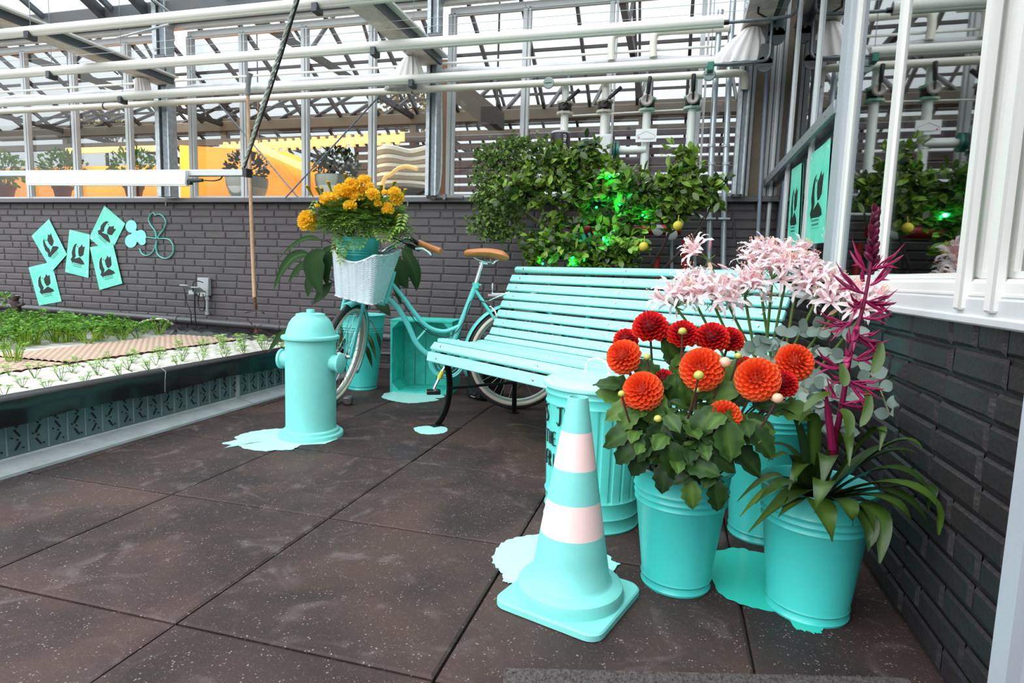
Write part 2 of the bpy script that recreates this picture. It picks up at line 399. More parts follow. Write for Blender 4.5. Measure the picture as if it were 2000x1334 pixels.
# ---- right side: white sill + windows
XW=.548
s2=MB(); s2.box((XW+.02,1.4,.742),(.075,5.8,.05),bev=.006); s2.box((XW-.012,1.4,.724),(.03,5.8,.018),bev=.004); struct(s2.build('trim_4',mat('sill_light_grey','C4C6C8',.4,var=.06,vs=5)))
s3=MB(); s3.box((XW+.012,1.08,.782),(.05,2.72,.034),bev=.008); s3.box((XW+.0,1.08,.770),(.03,2.72,.012),bev=.004); struct(s3.build('trim_5',WHITE))
def rwin(n,y0,y1,fw=.04,z0=.80,z1=2.9,m=WHITE,ext=0.0):
    f=MB(); f.box((XW+.012,y1,(z0+z1)/2-ext/2),(.026,fw,z1-z0+ext),bev=.004)
    f.box((XW+.016,y1-fw*.5-.004,(z0+z1)/2),(.014,.008,z1-z0)); f.box((XW+.016,y0+fw*.5+.004,(z0+z1)/2),(.014,.008,z1-z0))
    f.box((XW+.014,(y0+y1)/2,z0+.006),(.022,y1-y0,.012))
    fo=struct(f.build(f'window_{n}',m)); g=MB(); g.box((XW+.012,(y0+y1)/2,(z0+z1)/2),(.004,y1-y0-fw,z1-z0)); g.build('pane',GLASSR,fo,smooth=False)
    return fo
rwin(21,-1.2,.62,.06); rwin(22,.62,1.225,.03); rwin(23,1.225,1.335,.03); rwin(24,1.335,1.926,.034); rwin(25,1.926,2.40,.03)
# far section with slimmer paired profiles
for n,(y0,y1) in enumerate(((2.52,3.05),(3.05,3.66),(3.66,4.27))):
    rwin(26+n,y0,y1,.03,z0=.79,m=ALU)
pp=MB(); pp.box((XW+.005,2.46,1.85),(.05,.10,2.12),bev=.006); struct(pp.build('trim_6',mat('post_grey','A9AEB4',.4)))
tr_=MB(); tr_.box((XW-.02,3.42,1.425),(.022,1.86,.05),bev=.003); 
for q in range(8): tr_.cyl((XW-.034,2.62+q*.22,1.425),(XW-.03,2.62+q*.22,1.425),.006,n=8)
struct(tr_.build('trim_7',mat('transom_grey','8C9196',.4,metal=.3)))
# white cover strips that run down over the sill at the near windows
for y in (1.215,1.335):
    q=MB(); q.box((XW-.018,y,1.8),(.020,.030,2.12),bev=.004)
    tag(q.build('cover_strip',WHITE),'white window cover strip hanging down over the side sill, '+('nearer the brick wall corner post' if y<1.3 else 'left one of the close pair'),'strip')
wp=MB(); wp.box((.532,1.02,1.15),(.05,.07,2.35),bev=.012); tag(wp.build('downpipe',mat('downpipe_grey','A9B0B8',.35)),'pale grey upright post in front of the near brick wall at the right edge','pipe')
# room behind the side windows (dark)
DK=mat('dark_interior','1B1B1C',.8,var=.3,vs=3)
q=MB(); q.tube([onX(1686,540,.85),onX(1697,340,.85)],.012,8); q.tube([onX(1676,540,.9),onX(1690,335,.9)],.010,8); tag(q.build('wooden_pole',mat('orange_wood','C8781E',.5)),'pair of orange wooden poles standing inside the room behind the side window','tool')
ir=MB(); ir.box((2.1,1.6,.2),(3.0,6.4,.05)); ir.box((3.4,1.6,1.6),(.05,6.4,2.9)); ir.box((2.1,4.8,1.6),(3.0,.05,2.9)); ir.box((2.1,-1.6,1.6),(3.0,.05,2.9)); ir.box((2.1,1.6,3.05),(3.0,6.4,.05))
struct(ir.build('wall_interior',DK))
# ---- roof over the bay (glass + bars), falls towards the back gutter
RZ0=ZT+.20; rs=math.tan(math.radians(24)); RY=4.22
def rp(x,y,dz=0): return V((x,y,RZ0+(RY-y)*rs+dz))
rg=MB(); rg.add([rp(-7.2,RY),rp(.6,RY),rp(.6,.9),rp(-7.2,.9)],[(0,1,2,3)]); rgo=rg.build('ceiling',ROOFG,smooth=False); struct(rgo)
bm=MB(); x=-7.18
RBM=mat('roof_bar_grey','5A6066',.45,metal=.3)
for i,x in enumerate((-6.9,-6.1,-5.39,-4.64,-4.16,-3.5,-2.9,-2.3,-1.7,-1.1,-.5,.1)):
    q=MB(); q.beam(rp(x,RY,-.02),rp(x,.9,-.02),.035,.04); q.build('glazing_bar',RBM,rgo)
for x in (-6.5,-4.74,-4.3,-2.0,-.2):
    q=MB(); q.beam(rp(x,RY,-.05),rp(x,.9,-.05),.06,.07); q.build('rafter',mat('rafter_grey','4C5157',.45,metal=.3),rgo)
for y in (3.2,2.2,1.2):
    q=MB(); q.beam(rp(-7.2,y,-.01),rp(.6,y,-.01),.012,.012); q.build('purlin',RBM,rgo)
# ================================================================ neighbouring greenhouse seen through the back glazing
BAR=mat('far_roof_bar','3A3532',.6); BEAM=mat('far_beam','6E6458',.6,var=.1,vs=2); SLAT=mat('louvre_slat','6A646C',.5,metal=.2)
fb=MB(); fb.box((-6,9.5,-.05),(24,10,.1)); struct(fb.build('floor_greenhouse',mat('far_floor','5F5348',.8,var=.2,vs=2)))
SP=3.2
for s_ in range(2):
    y0=4.45+s_*SP; ym=y0+SP/2; y1=y0+SP; ze=2.82; zr=3.75
    rt=thing('glass_roof',f"glazed pitched roof span of the neighbouring greenhouse, {['nearest behind the back glazing','the farther one'][s_]}",'roof',(-6,y0,ze))
    for xk in range(-19,8):
        x=xk*.57
        q=MB(); q.beam((x,y0,ze),(x,ym,zr),.035,.045); q.beam((x,ym,zr),(x,y1,ze),.035,.045); q.build('roof_bar',BAR,rt)
    for (y,z,d) in ((ym,zr,.05),(y0+.8,(ze+zr)/2,.03),(ym+.8,(ze+zr)/2,.03)):
        q=MB(); q.beam((-11,y,z),(4,y,z),d,d); q.build('ridge',BAR,rt)
    q=MB(); q.box((-3.5,y1,ze-.03),(15,.16,.14),bev=.01); q.build('gutter',BEAM,rt)
    for x in (-9.5,-6.5,-3.5,-.5,2.5):
        if s_<2:
            p=MB(); p.box((x,y1,1.38),(.09,.09,2.75)); tag(p.build('roof_post',mat('far_post','6A5C4C',.6)),f"brown post under the {['near','far'][s_]} roof gutter in the neighbouring greenhouse, {['farthest left','second from left','middle','second from right','farthest right'][int((x+9.5)/3)]}",'post')
        t=MB(); t.beam((x,y0,ze),(x,y1,ze),.05,.06); s_==0 and t.beam((x,y0+.8,ze),(x,ym,zr),.025,.03); t.beam((x,ym+.8,ze),(x,ym,zr),.025,.03); t.beam((x,y0+.4,ze+.23),(x,y0+.8,ze),.02,.02); t.beam((x,y1-.4,ze+.23),(x,ym+.8,ze),.02,.02)
        t.build('truss',BAR,rt)
# long mid-height beams
for y,z,h,nm in ((7.4,2.52,.09,'nearest of the horizontal rails behind the back glazing'),(8.0,2.95,.12,'higher horizontal rail behind the back glazing')):
    q=MB(); q.box((-3.5,y,z),(15,.06,h)); tag(q.build('rail',BEAM),nm,'rail')
# far louvred wall, right two thirds
lw=thing('louvre_wall','grey horizontal louvre slats with white light between them, low behind the back glazing','louvre',(-1.6,6.9,0))
for k_ in range(8):
    q=MB(); q.box((-1.65,6.9,1.68+k_*.098),(4.6,.05,.062),Matrix.Rotation(.35,3,'X')); q.build('slat',SLAT,lw)
for x in (-3.95,-2.9,-1.75,-.6,.55):
    q=MB(); q.box((x,6.94,1.22),(.04,.03,2.44)); q.build('upright',BAR,lw)
# orange side: curtain with orange lamp glow put into its colour, plus grow lamps
ORM=mat('orange_glow_curtain','F08A1C',.55,col2='FFB347',vs=1.2)
def sheet(name,pts,mt,label,cat,th=.01,nr=(0,-1,0)):
    q=MB(); q.poly(pts,th,nr); return tag(q.build(name,mt,smooth=False),label,cat)
P_=lambda x,y,Y:onY(x,y,Y)
sheet('glow_curtain',[V((P_(352,405,5.8).x,5.8,0)),V((P_(612,405,5.8).x,5.8,0)),P_(640,330,5.8),P_(560,296,5.8),P_(352,284,5.8)],ORM,'tall curtain coloured with orange lamp glow behind the glazing right of the left steel column','curtain')
sheet('glow_curtain',[V((P_(-40,410,5.9).x,5.9,0)),V((P_(318,410,5.9).x,5.9,0)),P_(318,322,5.9),P_(-40,330,5.9)],ORM,'low curtain coloured with orange lamp glow behind the glazing and the terracotta pots','curtain')
WARM=mat('warm_glow_plastic','FFD89A',.5,emit='FFC873',es=1.1)
# corrugated eave edge, its lit look added as emission
q=MB(); a,b_=P_(430,292,6.6),P_(790,272,6.6)
for i in range(44):
    p=a.lerp(b_,i/44); r=(b_-a).length/44
    q.box(p+V((r/2,0,0.03*(i%2))),(r*.98,.03,.11))

o_=tag(q.build('glow_strip',WARM),'corrugated eave edge with its lit look added as a warm glow, behind the glazing above the orange curtain','lamp'); q=MB()
for t_ in (.15,.85): p=a.lerp(b_,t_); q.cyl(p,(p.x,p.y,3.4),.006,n=6)
q.build('hanger',BAR,o_)
q=MB(); q.beam(P_(500,285,5.6),P_(600,330,5.6),.03,.07); o_=tag(q.build('glow_strip',WARM),'glowing warm light bar sloping in front of the tall orange curtain','lamp'); p=P_(505,287,5.6); q=MB(); q.cyl(p,(p.x,p.y,3.45),.006,n=6); q.build('hanger',BAR,o_)
q=MB(); q.beam(P_(130,295,6.2),P_(310,290,6.2),.03,.07); o_=tag(q.build('glow_strip',WARM),'glowing warm light bar behind the glazing above the terracotta pots','lamp'); p=P_(140,295,6.2); q=MB(); q.cyl(p,(p.x,p.y,3.7),.006,n=6); q.build('hanger',BAR,o_)
for (px_,py_) in ((500,200),(150,220)):
    l=bpy.data.lights.new('grow_lamp','AREA'); l.energy=45; l.color=(1,.62,.22); l.shape='RECTANGLE'; l.size=1.6; l.size_y=.3
    o=bpy.data.objects.new('grow_lamp',l); COL.objects.link(o); o.location=P_(px_,py_,5.2); o.rotation_euler=(math.radians(50),0,0)
# translucent packing/plastic heap behind third bay
p=P_(780,385,5.45); p.z+=.05; q=MB(); q.box((p.x,5.45,p.z-.02),(1.0,.5,.03)); [q.box((p.x+sx*.45,5.45+sy*.2,(p.z-.03)/2),(.04,.04,p.z-.03)) for sx in (-1,1) for sy in (-1,1)]; tag(q.build('potting_table',BAR),'potting table behind the glazing carrying the pale plastic sheeting','table')
q=MB(); 
for i in range(5): q.tube(crv([P_(725,300+i*17,5.5),P_(760,292+i*17,5.4),P_(800,300+i*15,5.5),P_(838,292+i*18,5.5)],4),.045,8)
tag(q.build('plastic_sheet_bundle',mat('pale_plastic','E9E0CC',.3)),'pale plastic sheeting bundle behind the glazing left of the middle steel column','plastic')
q=MB(); q.tube(crv([V((P_(745,385,5.2).x,5.2,0)),P_(745,385,5.2),P_(765,340,5.2),P_(790,325,5.2),P_(815,330,5.2)],4),.02,8); tag(q.build('lamp_tube',WARM),'glowing warm curved tube behind the glazing above the marigolds','lamp')
# bare brown wall section and a tree seen through the glass
sheet('timber_panel',[V((P_(862,410,4.9).x,4.9,0)),V((P_(884,410,4.9).x,4.9,0)),P_(884,120,4.9),P_(862,120,4.9)],mat('brown_timber','7A5A3E',.6),'narrow brown timber panel behind the glazing beside the middle steel column','panel',.05)
sheet('fan_box',[P_(955,255,5.6),P_(985,255,5.6),P_(985,222,5.6),P_(955,222,5.6)],mat('box_brown','4B4238',.6),'dark brown box under the roof behind the glazing left of the valve pipes','box',.25); p=P_(970,222,5.6); q=MB(); q.cyl(p,(p.x,p.y,3.45),.01,n=6); q.build('hanger',BAR,[o for o in bpy.data.objects if o.name=='fan_box'][0])
q=MB(); q.beam(P_(892,175,5.6),P_(965,235,5.6),.1,.2); tag(q.build('air_duct',BEAM),'brown angled duct behind the glazing above the fine-leaved bush','duct')
TREE=leafmat('autumn_tree','6E5B2A','A48A4E',.7,.2)
for (cx,cy,R_,nn,lb) in ((205,240,.55,500,'brownish tree crown seen through the glass above the terracotta pots'),(815,215,.7,700,'brownish tree crown seen through the glass behind the middle steel column')):
    c=P_(cx,cy,14.6); t_=thing('tree',lb,'tree',(c.x,c.y,0)); q=MB()
    for i in range(nn):
        d=rv(); p=c+V((d.x*R_*1.5,d.y*R_,d.z*R_))*rnd.random()**.4; q.leaf(p,rv(),rv(),U(.1,.2),U(.06,.1),a=rnd.random(),n=2)
    q.build('foliage',TREE,t_,attr=True); q=MB(); q.tube([V((c.x,c.y,0)),V((c.x+.1,c.y,1.5)),c],[.1,.08,.03],8); q.build('trunk',mat('bark','3B2F28',.8,bump=.6,bs=40),t_)
# ================================================================ GARDEN BENCH
BO=V((-1.198,2.847,0)); BA=V((.829,-.559,0)).normalized(); BB=V((.559,.829,0)).normalized(); BL=1.585
def bn(s,b_,z): return BO+BA*s+BB*b_+V((0,0,z))
bench=thing('garden_bench','long turquoise slatted bench with black iron legs standing in front of the bicycle','bench',BO,group=None)
WT=mat('bench_slat_paint','98E4DD',0.42,var=0.05,vs=9,bump=0.08,bs=150)
slats=[(.567,.808,64,.034,.034,1),(.538,.758,64,.042,.02,0),(.514,.708,64,.042,.02,0),(.493,.661,64,.042,.02,0),(.472,.614,64,.042,.02,0),(.448,.563,64,.042,.02,0),(.425,.514,64,.042,.02,0),(.402,.466,62,.042,.02,0),(.368,.428,38,.04,.02,0),
 (.318,.408,5,.042,.02,0),(.268,.402,-2,.042,.02,0),(.217,.405,-4,.042,.02,0),(.166,.414,-8,.042,.02,0),(.115,.426,-10,.042,.02,0),(.063,.430,0,.042,.02,0),(.018,.402,48,.046,.02,0),(-.008,.350,80,.05,.022,0)]
for (b_,z,ang,wd,th,rd) in slats:
    t=math.radians(ang); u=BB*cos(t)+V((0,0,sin(t))); nr=-BB*sin(t)+V((0,0,cos(t)))
    R=Matrix((BA,u,nr)).transposed(); q=MB()
    q.box(bn(BL/2,b_,z),(BL,wd,th),R,bev=.010 if rd else .004); q.build('slat',WT,bench)
    for s in (.085,.80,1.50):
        c=bn(s,b_,z)+nr*(th/2); q=MB(); q.lathe(c,[(.0,.004),(.005,.0035),(.008,.0)],10,nr); q.build('bolt',CHROME,bench)
def off(b_,z,ang,d): t=math.radians(ang); return (b_+sin(t)*d, z-cos(t)*d)
prof=[off(b_,z,a_,.016) for (b_,z,a_,*_r) in slats]
for s in (.085,.80,1.50):
    q=MB(); q.tube([bn(s,*p) for p in crv([V((p[0],p[1],0)) for p in prof],3) for p in [(p.x,p.y)]],.013,8,flat=.35,up=BA); q.build('seat_rail',BLACK,bench)
for s in (.085,1.50):
    q=MB(); pts=[(.02,.375),(.045,.33),(.062,.26),(.067,.19),(.057,.11),(.028,.045),(-.006,.006)]
    q.tube([bn(s,p.x,p.y) for p in crv([V((a_,b_,0)) for a_,b_ in pts],4)],.019,8,flat=.3,up=BA); q.box(bn(s,-.012,.004),(.05,.06,.008),rz(math.atan2(BA.y,BA.x))); q.build('leg',BLACK,bench)
    q=MB(); q.tube([bn(s,.515,.004),bn(s,.512,.33),bn(s,.485,.55)],.018,8,flat=.3,up=BA); q.box(bn(s-.01,.515,.004),(.06,.045,.008),rz(math.atan2(BA.y,BA.x))); q.build('leg',BLACK,bench)
    q=MB(); q.tube([bn(s,.067,.19),bn(s,.512,.178)],.008,8); q.build('stretcher',BLACK,bench)
# ================================================================ BICYCLE
th_=math.radians(25); BD=V((-cos(th_),-sin(th_),0)); BN=V((-BD.y,BD.x,0)); H0=V((-.855,3.33,0)); WRr=.305
def bk(s,z,o=0): return H0+BD*s+V((0,0,z))+BN*o      # o<0 : towards camera
def bpx(x,y,o=0):
    d=ray(x,y); c=H0+BN*o; t=(c-CP).dot(BN)/d.dot(BN); return CP+d*t
NS=-1 if BN.dot(CP-H0)<0 else 1   # sign of the camera side
bike=thing('bicycle','turquoise step-through bicycle with tan saddle and white wicker basket, leaning behind the bench','bicycle',H0)
BT=mat('bicycle_paint','5FCFCB',0.22,coat=.5)
TAN=mat('tan_leather','B9773F',0.42,var=.08,vs=30)
RUBW=mat('tyre_side','2A2A2B',.6,bump=.3,bs=200); CREAMT=mat('cream_tyre_wall','D8CDBD',.5); RIM=mat('rim_silver','C9CDCF',.3,metal=.6)
def wheel(name,c,dv,nv,R):
    """wheel with centre c in the plane of dv and upv"""
    upv=nv.cross(dv).normalized(); 
    if upv.z<0: upv=-upv
    par=lambda: None
    w_=MB(); ring=[c+(dv*cos(t)+upv*sin(t))*(R-.019) for t in [2*PI*i/64 for i in range(64)]]
    w_.tube(ring,.0185,12,closed=True); wo_=w_.build(name,RUBW,bike)
    for sgn in (-1,1):
        q=MB(); q.tube([c+nv*(sgn*.013)+(dv*cos(t)+upv*sin(t))*(R-.033) for t in [2*PI*i/64 for i in range(64)]],.0115,8,closed=True); q.build('tyre_wall',CREAMT,wo_)
    q=MB()
    for t0,t1,h in ((R-.036,R-.056,.011),):
        vs=[];n=64
        for i in range(n):
            t=2*PI*i/n; dr=dv*cos(t)+upv*sin(t)
            vs+=[c+dr*t0-nv*h,c+dr*t0+nv*h,c+dr*t1+nv*h*.8,c+dr*(t1-.006),c+dr*t1-nv*h*.8]
        q.add(vs,[(i*5+k,i*5+(k+1)%5,((i+1)%n)*5+(k+1)%5,((i+1)%n)*5+k) for i in range(n) for k in range(5)])
    q.build('rim',RIM,wo_)
    q=MB(); q.cyl(c-nv*.05,c+nv*.05,.012,n=14); q.cyl(c-nv*.03,c-nv*.026,.024,n=16); q.cyl(c+nv*.026,c+nv*.03,.024,n=16); q.cyl(c-nv*.06,c+nv*.06,.006,n=8); q.build('hub',CHROME,wo_)
    q=MB()
    for i in range(32):
        t=2*PI*i/32; sg=1 if i%2 else -1; o=.9*(1 if (i//2)%2 else -1); a0=t+o
        q.cyl(c+nv*(sg*.028)+(dv*cos(a0)+upv*sin(a0))*.022,c+(dv*cos(t)+upv*sin(t))*(R-.056),.0016,n=5,cap=False)
    q.build('spokes',CHROME,wo_)
    return upv
def fender(c,dv,upv,nv,R,a0,a1,name,w_=.028):
    q=MB(); pts=[];vs=[];n=28
    for i in range(n+1):
        t=a0+(a1-a0)*i/n; dr=dv*cos(t)+upv*sin(t)
        for k in range(7):
            u=(k/6-.5)*2; vs.append(c+dr*(R+.016-.014*u*u)+nv*(u*w_))
    q.add(vs,[(i*7+k,i*7+k+1,(i+1)*7+k+1,(i+1)*7+k) for i in range(n) for k in range(6)])
    q.build(name,BT,bike,solid=.002)
cR=bk(0,WRr); upR=wheel('rear_wheel',cR,BD,BN,WRr); fender(cR,BD,V((0,0,1)),BN,WRr,-.35,PI*.98,'rear_fender')
fy=math.radians(98); fd=V((cos(fy),sin(fy),0)); fn0=V((-sin(fy),cos(fy),0)); ft=math.radians(-13.5)
fup=(V((0,0,1))*cos(ft)+fn0*sin(ft)).normalized(); fn=fd.cross(fup).normalized(); cF=V((-1.80,3.0,.298))
wheel('front_wheel',cF,fd,fn,.302); fender(cF,fd,fup,fn,.302,-.5,PI*.60,'front_fender')
q=MB()
J=lambda L_,o=0:[bpx(x,y,o) for x,y in L_]
BBp=bpx(872,703); HT=bpx(768,540); HBt=bpx(752,592); STt=bpx(929,556)
q.tube([BBp,STt],.0145,14)
q.tube(crv(J([(762,551),(785,578),(808,609),(828,632),(848,644),(871,647),(897,637)]),5),.0125,12)
q.tube(crv(J([(754,580),(777,601),(797,635),(811,666),(828,686),(846,696)])+[BBp],5),.0155,12)
q.tube(J([(833,643),(812,667)]),.007,8)
q.tube([HT+V((0,0,.03)),HBt],.018,14)
for o in (-.055,.055):
    q.tube([STt+V((0,0,-.03)),bpx(967,626)+BN*(o*.6),cR+BN*o],[.009,.008,.007],8)
    q.tube([BBp+BN*(o*.4),cR+BN*o],[.011,.008],8)
q.cyl(BBp-BN*.035,BBp+BN*.035,.02,n=16); q.cyl(STt-V((0,0,.02)),STt+V((0,0,.012)),.019,n=14); q.cyl(STt+V((0,0,0)),STt+BN*(NS*.0)+BD*-.03,.006,n=8)
q.build('frame',BT,bike)
q=MB()
cr_=HBt-V((0,0,.02)); crn=cF+fup*.335
for o in (-.055,.055): q.tube(crv([crn+fn*o*.75+V((0,0,.03)),crn+fn*o,cF+fup*.16+fn*o,cF+fn*o],4),[.012]*4+[.011]*5+[.009]*4,10)
q.tube([crn-fn*.055,crn+fn*.055],.014,10); q.tube([crn,HBt],.016,10)
q.build('fork',BT,bike)
q=MB(); q.tube([STt,bpx(943,510)],.0125,12); q.tube([bpx(936,512),bpx(952,514)],.012,8); q.build('seat_post',CHROME,bike)
# saddle
sa=bpx(991,506); sf=bpx(907,491); sv=(sf-sa); vs=[];n=14;m_=12
for i in range(n+1):
    t=i/n; c=sa+sv*t+V((0,0,.012*sin(PI*t*1.2)-.006*t)); wd=(.085*(1-t)**.9*(min(1,(t+.06)/.2))**.5+.02*(1-t**6)+.003); h=.040*(1-.45*t)*min(1,(t+.05)/.15)*(min(1,(1.04-t)/.1))**.5
    for k in range(m_):
        a_=2*PI*k/m_; z=sin(a_)*h*(1 if sin(a_)>0 else .7); vs.append(c+BN*cos(a_)*wd+V((0,0,z+.006*(cos(a_)**2))))
q=MB(); q.add(vs,[(i*m_+k,i*m_+(k+1)%m_,(i+1)*m_+(k+1)%m_,(i+1)*m_+k) for i in range(n) for k in range(m_)]+[list(range(m_)),list(range(n*m_,n*m_+m_))]); sd_=q.build('saddle',TAN,bike)
q=MB(); q.tube(crv([bpx(925,503,.02),bpx(940,509,.02),bpx(958,512,.02),bpx(975,507,.02)],4),.0035,6); q.tube(crv([bpx(925,503,-.02),bpx(940,509,-.02),bpx(958,512,-.02),bpx(975,507,-.02)],4),.0035,6); q.tube(crv([bpx(958,505,.03),bpx(962,514,.03),bpx(970,508,.03)],4),.006,6); q.build('saddle_rail',CHROME,sd_)
# chain guard, crank, pedal
q=MB(); gc=BBp+BN*(NS*.035)
for R_ in (.098,.088): q.tube([gc+(BD*cos(t)+V((0,0,sin(t))))*R_ for t in [2*PI*i/40 for i in range(40)]],.006,8,closed=True)
q.tube([gc+V((0,0,.095)),cR+BN*(NS*.04)+V((0,0,.06))],.006,8); q.build('chain_guard',BT,bike)
q=MB()
for R_ in (.07,.05): q.tube([gc+(BD*cos(t)+V((0,0,sin(t))))*R_ for t in [2*PI*i/40 for i in range(40)]],.004,6,closed=True)
for i in range(5): t=2*PI*i/5; q.tube([gc,gc+(BD*cos(t)+V((0,0,sin(t))))*.07],.004,6)
q.build('chainring',mat('dark_steel','5F6468',.35,metal=.7),bike)
pe=bpx(846,762,NS*.07); q=MB(); q.tube([gc+BN*(NS*.02),pe],[.009,.007],8); crk=q.build('crank',CHROME,bike)
q=MB(); q.box(pe+BN*(NS*.05),(.075,.06,.022),rz(th_),.004); pd=q.build('pedal',BLACK,crk)
q=MB(); q.box(pe+BN*(NS*.05)+BD*.038,(.004,.04,.012),rz(th_)); q.build('reflector',mat('amber_reflector','E8A020',.3),pd)
q=MB(); q.cyl(gc+(pe-gc)*.35+BN*(NS*.012),gc+(pe-gc)*.6+BN*(NS*.012),.012,n=8); q.build('yellow_tape',mat('yellow_tape','D8D23A',.5),crk)
# rack, stays
q=MB()
for o in (-.06,.06):
    q.tube(crv([bpx(962,553,o),bpx(962,572,o),bpx(970,574,o),bpx(1060,572,o)],4),.0035,6); q.tube([bpx(1058,573,o),cR+BN*o],.0035,6)
    q.tube([bpx(948,590,0),bpx(995,570,o)],.003,6)
q.box(bpx(975,577),(.13,.012,.012)); 
for s in (1000,1030,1055): q.tube([bpx(s,573,-.06),bpx(s,573,.06)],.003,6)
q.build('luggage_rack',CHROME,bike)
q=MB(); q.tube(crv([bpx(957,598,0),bpx(968,610,-.03),bpx(972,632,-.035)],4),.006,6); q.tube(crv([bpx(957,598,0),bpx(968,610,.03),bpx(972,632,.035)],4),.006,6); q.build('rear_brake',CHROME,bike)
q=MB(); q.tube(crv(J([(766,572),(790,596),(815,632),(848,654),(880,656),(905,630),(918,590),(940,588),(957,597)],NS*.02),5),.0028,6); q.build('brake_cable',BLACK,bike)
# handlebar
q=MB(); hb_=[onY(742,500,3.08),onY(752,490,3.07),onY(772,478,3.06),onY(792,468,3.05),onY(806,470,3.04),onY(822,476,3.03),onY(858,490,3.0)]
q.tube(crv(hb_,5),.0115,12); q.tube(crv([onY(742,500,3.08),onY(722,500,3.05),onY(690,492,3.06),onY(660,486,3.1)],4),.0115,12); q.tube([HT,onY(750,500,3.07)],.012,10); hbo=q.build('handlebar',CHROME,bike)
q=MB(); g0,g1=onY(818,474.5,3.03),onY(861,491,3.0); q.tube([g0.lerp(g1,i/12) for i in range(13)],[.0175-.002*sin(PI*i/12)+(.001 if i in(0,12) else 0) for i in range(13)],14); q.build('grip',TAN,hbo)
q=MB(); q.tube([onY(797,478,3.0),onY(818,487,2.98)],[.012,.014],8); q.tube([onY(803,466,3.02),onY(818,476,3.02)],.014,8); q.tube(crv([onY(760,462,3.0),onY(780,470,3.0),onY(797,478,3.0)],4),.003,6); q.build('brake_housing',BLACK,hbo)
q=MB(); q.tube(crv([onY(812,486,2.97),onY(825,486,2.96),onY(836,492,2.95),onY(842,498,2.94)],4),[.006]*6+[.005]*7,8); q.build('brake_lever',mat('lever_pale','C6EDE8',.3),hbo)
# wicker basket
A=[onY(645,490,2.76),onY(733,500,2.68),onY(788,487,2.95),onY(703,480,3.03)]
Bq=[onY(653,577,2.78),onY(727,596,2.71),onY(753,582,2.90),onY(683,566,2.97)]
def rrect(C4,t):   # t in 0..4 round the corners
    i=int(t)%4; f=t-int(t); c=(C4[0]+C4[1]+C4[2]+C4[3])/4; p=C4[i].lerp(C4[(i+1)%4],f)
    e=min(f,1-f)*4; k=max(0,1-e); return p.lerp(c,.085*k*k)
WK=mat('white_wicker','C4D2D8',.5,var=.05,vs=30); nA=132; nR=44; vs=[]
for r_ in range(nR+1):
    h=r_/nR
    for k in range(nA):
        t=4*k/nA; p0=rrect(Bq,t); p1=rrect(A,t); i=int(t)%4; f=t-int(t)
        dip=(.045 if i in(0,) else .028)*sin(PI*f)**1.3*(1 if i!=0 else 1); p1=p1-V((0,0,dip if i in (0,2) else dip*.4))
        p=p0.lerp(p1,h); c=(Bq[0]+Bq[2])/2; nr_=(p-c); nr_.z=0; nr_.normalize()
        ph=PI*(k/3.0); wv=.0062*sin(ph)*(1 if (r_//1)%2 else -1)+.002*cos(PI*k/3)
        vs.append(p+nr_*wv)
q=MB(); q.add(vs,[(r_*nA+k,r_*nA+(k+1)%nA,(r_+1)*nA+(k+1)%nA,(r_+1)*nA+k) for r_ in range(nR) for k in range(nA)]); q.add([p for p in Bq],[(0,1,2,3)])
bs=q.build('basket',WK,bike,smooth='all',solid=.004)
q=MB(); q.tube([vs[nR*nA+k] for k in range(0,nA,2)],.0055,8,closed=True); q.tube([vs[k] for k in range(0,nA,2)],.005,8,closed=True)
q.build('basket_rim',WK,bs)
# ================================================================ HYDRANT
def lathe_thing(name,c,prof,m_,label,cat,n=56,group=None,mod=None):
    t=thing(name,label,cat,c,group=group); q=MB(); q.lathe(c,prof,n,mod=mod); return t,q
hc=V((-1.611,2.418,0)); hyd=thing('fire_hydrant','turquoise painted fire hydrant standing in a puddle left of the bicycle','hydrant',hc)
q=MB(); q.lathe(hc,[(0,.001),(.146,.001),(.147,.012),(.144,.02),(.128,.022),(.126,.034),(.114,.04),(.113,.06),(.113,.45),(.113,.455)],56); q.build('body',TEALM,hyd)
q=MB(); q.lathe(hc,[(.112,.452),(.128,.458),(.1305,.465),(.128,.472),(.112,.476),(.105,.50),(.096,.528),(.08,.552),(.066,.563),(.064,.572),(.05,.575),(.018,.576),(.018,.592),(.0,.594)],56); q.build('bonnet',TEALM,hyd)
ha=V((1,.06,0)).normalized(); hl=V((-1,-.06,0)).normalized()
for d,z in ((hl,.355),(ha,.350)):
    p=hc+V((0,0,z)); q=MB(); q.lathe(p+d*.09,[(.038,0),(.038,.05),(.046,.052),(.047,.062),(.04,.066),(.0,.066)],32,d); q.build('outlet_cap',TEALM,hyd)
# ================================================================ CONE
cc=V((-.205,1.379,0)); cz=math.radians(-17.3); cone=thing('traffic_cone','turquoise and pale pink banded traffic cone in front of the dustbin','traffic cone',cc,cz)
q=MB(); hs=.137; rr=.035; pts=[]
for i in range(4):
    sx=(1,-1,-1,1)[i]; sy=(1,1,-1,-1)[i]
    for k in range(7):
        a_=PI/2*i+PI/2*k/6; pts.append(V((sx*(hs-rr)+cos(a_)*rr,sy*(hs-rr)+sin(a_)*rr,.001)))
R=rz(cz); lo=[cc+R@p for p in pts]; up_=[cc+R@(p+V((0,0,.013))) for p in pts]; top=[cc+R@(V((p.x*.975,p.y*.975,.018))) for p in pts]; n=len(pts)
q.add(lo+up_+top,[list(range(n)),[2*n+i for i in range(n)]]+[(k*n+i,k*n+(i+1)%n,(k+1)*n+(i+1)%n,(k+1)*n+i) for k in range(2) for i in range(n)])
q.lathe(cc,[(.129,.016),(.13,.03),(.126,.045),(.115,.052),(.098,.056)],56); q.build('base',TEALM,cone)
def cr(z): return .096-(z-.055)*(.096-.0235)/(.5-.055)
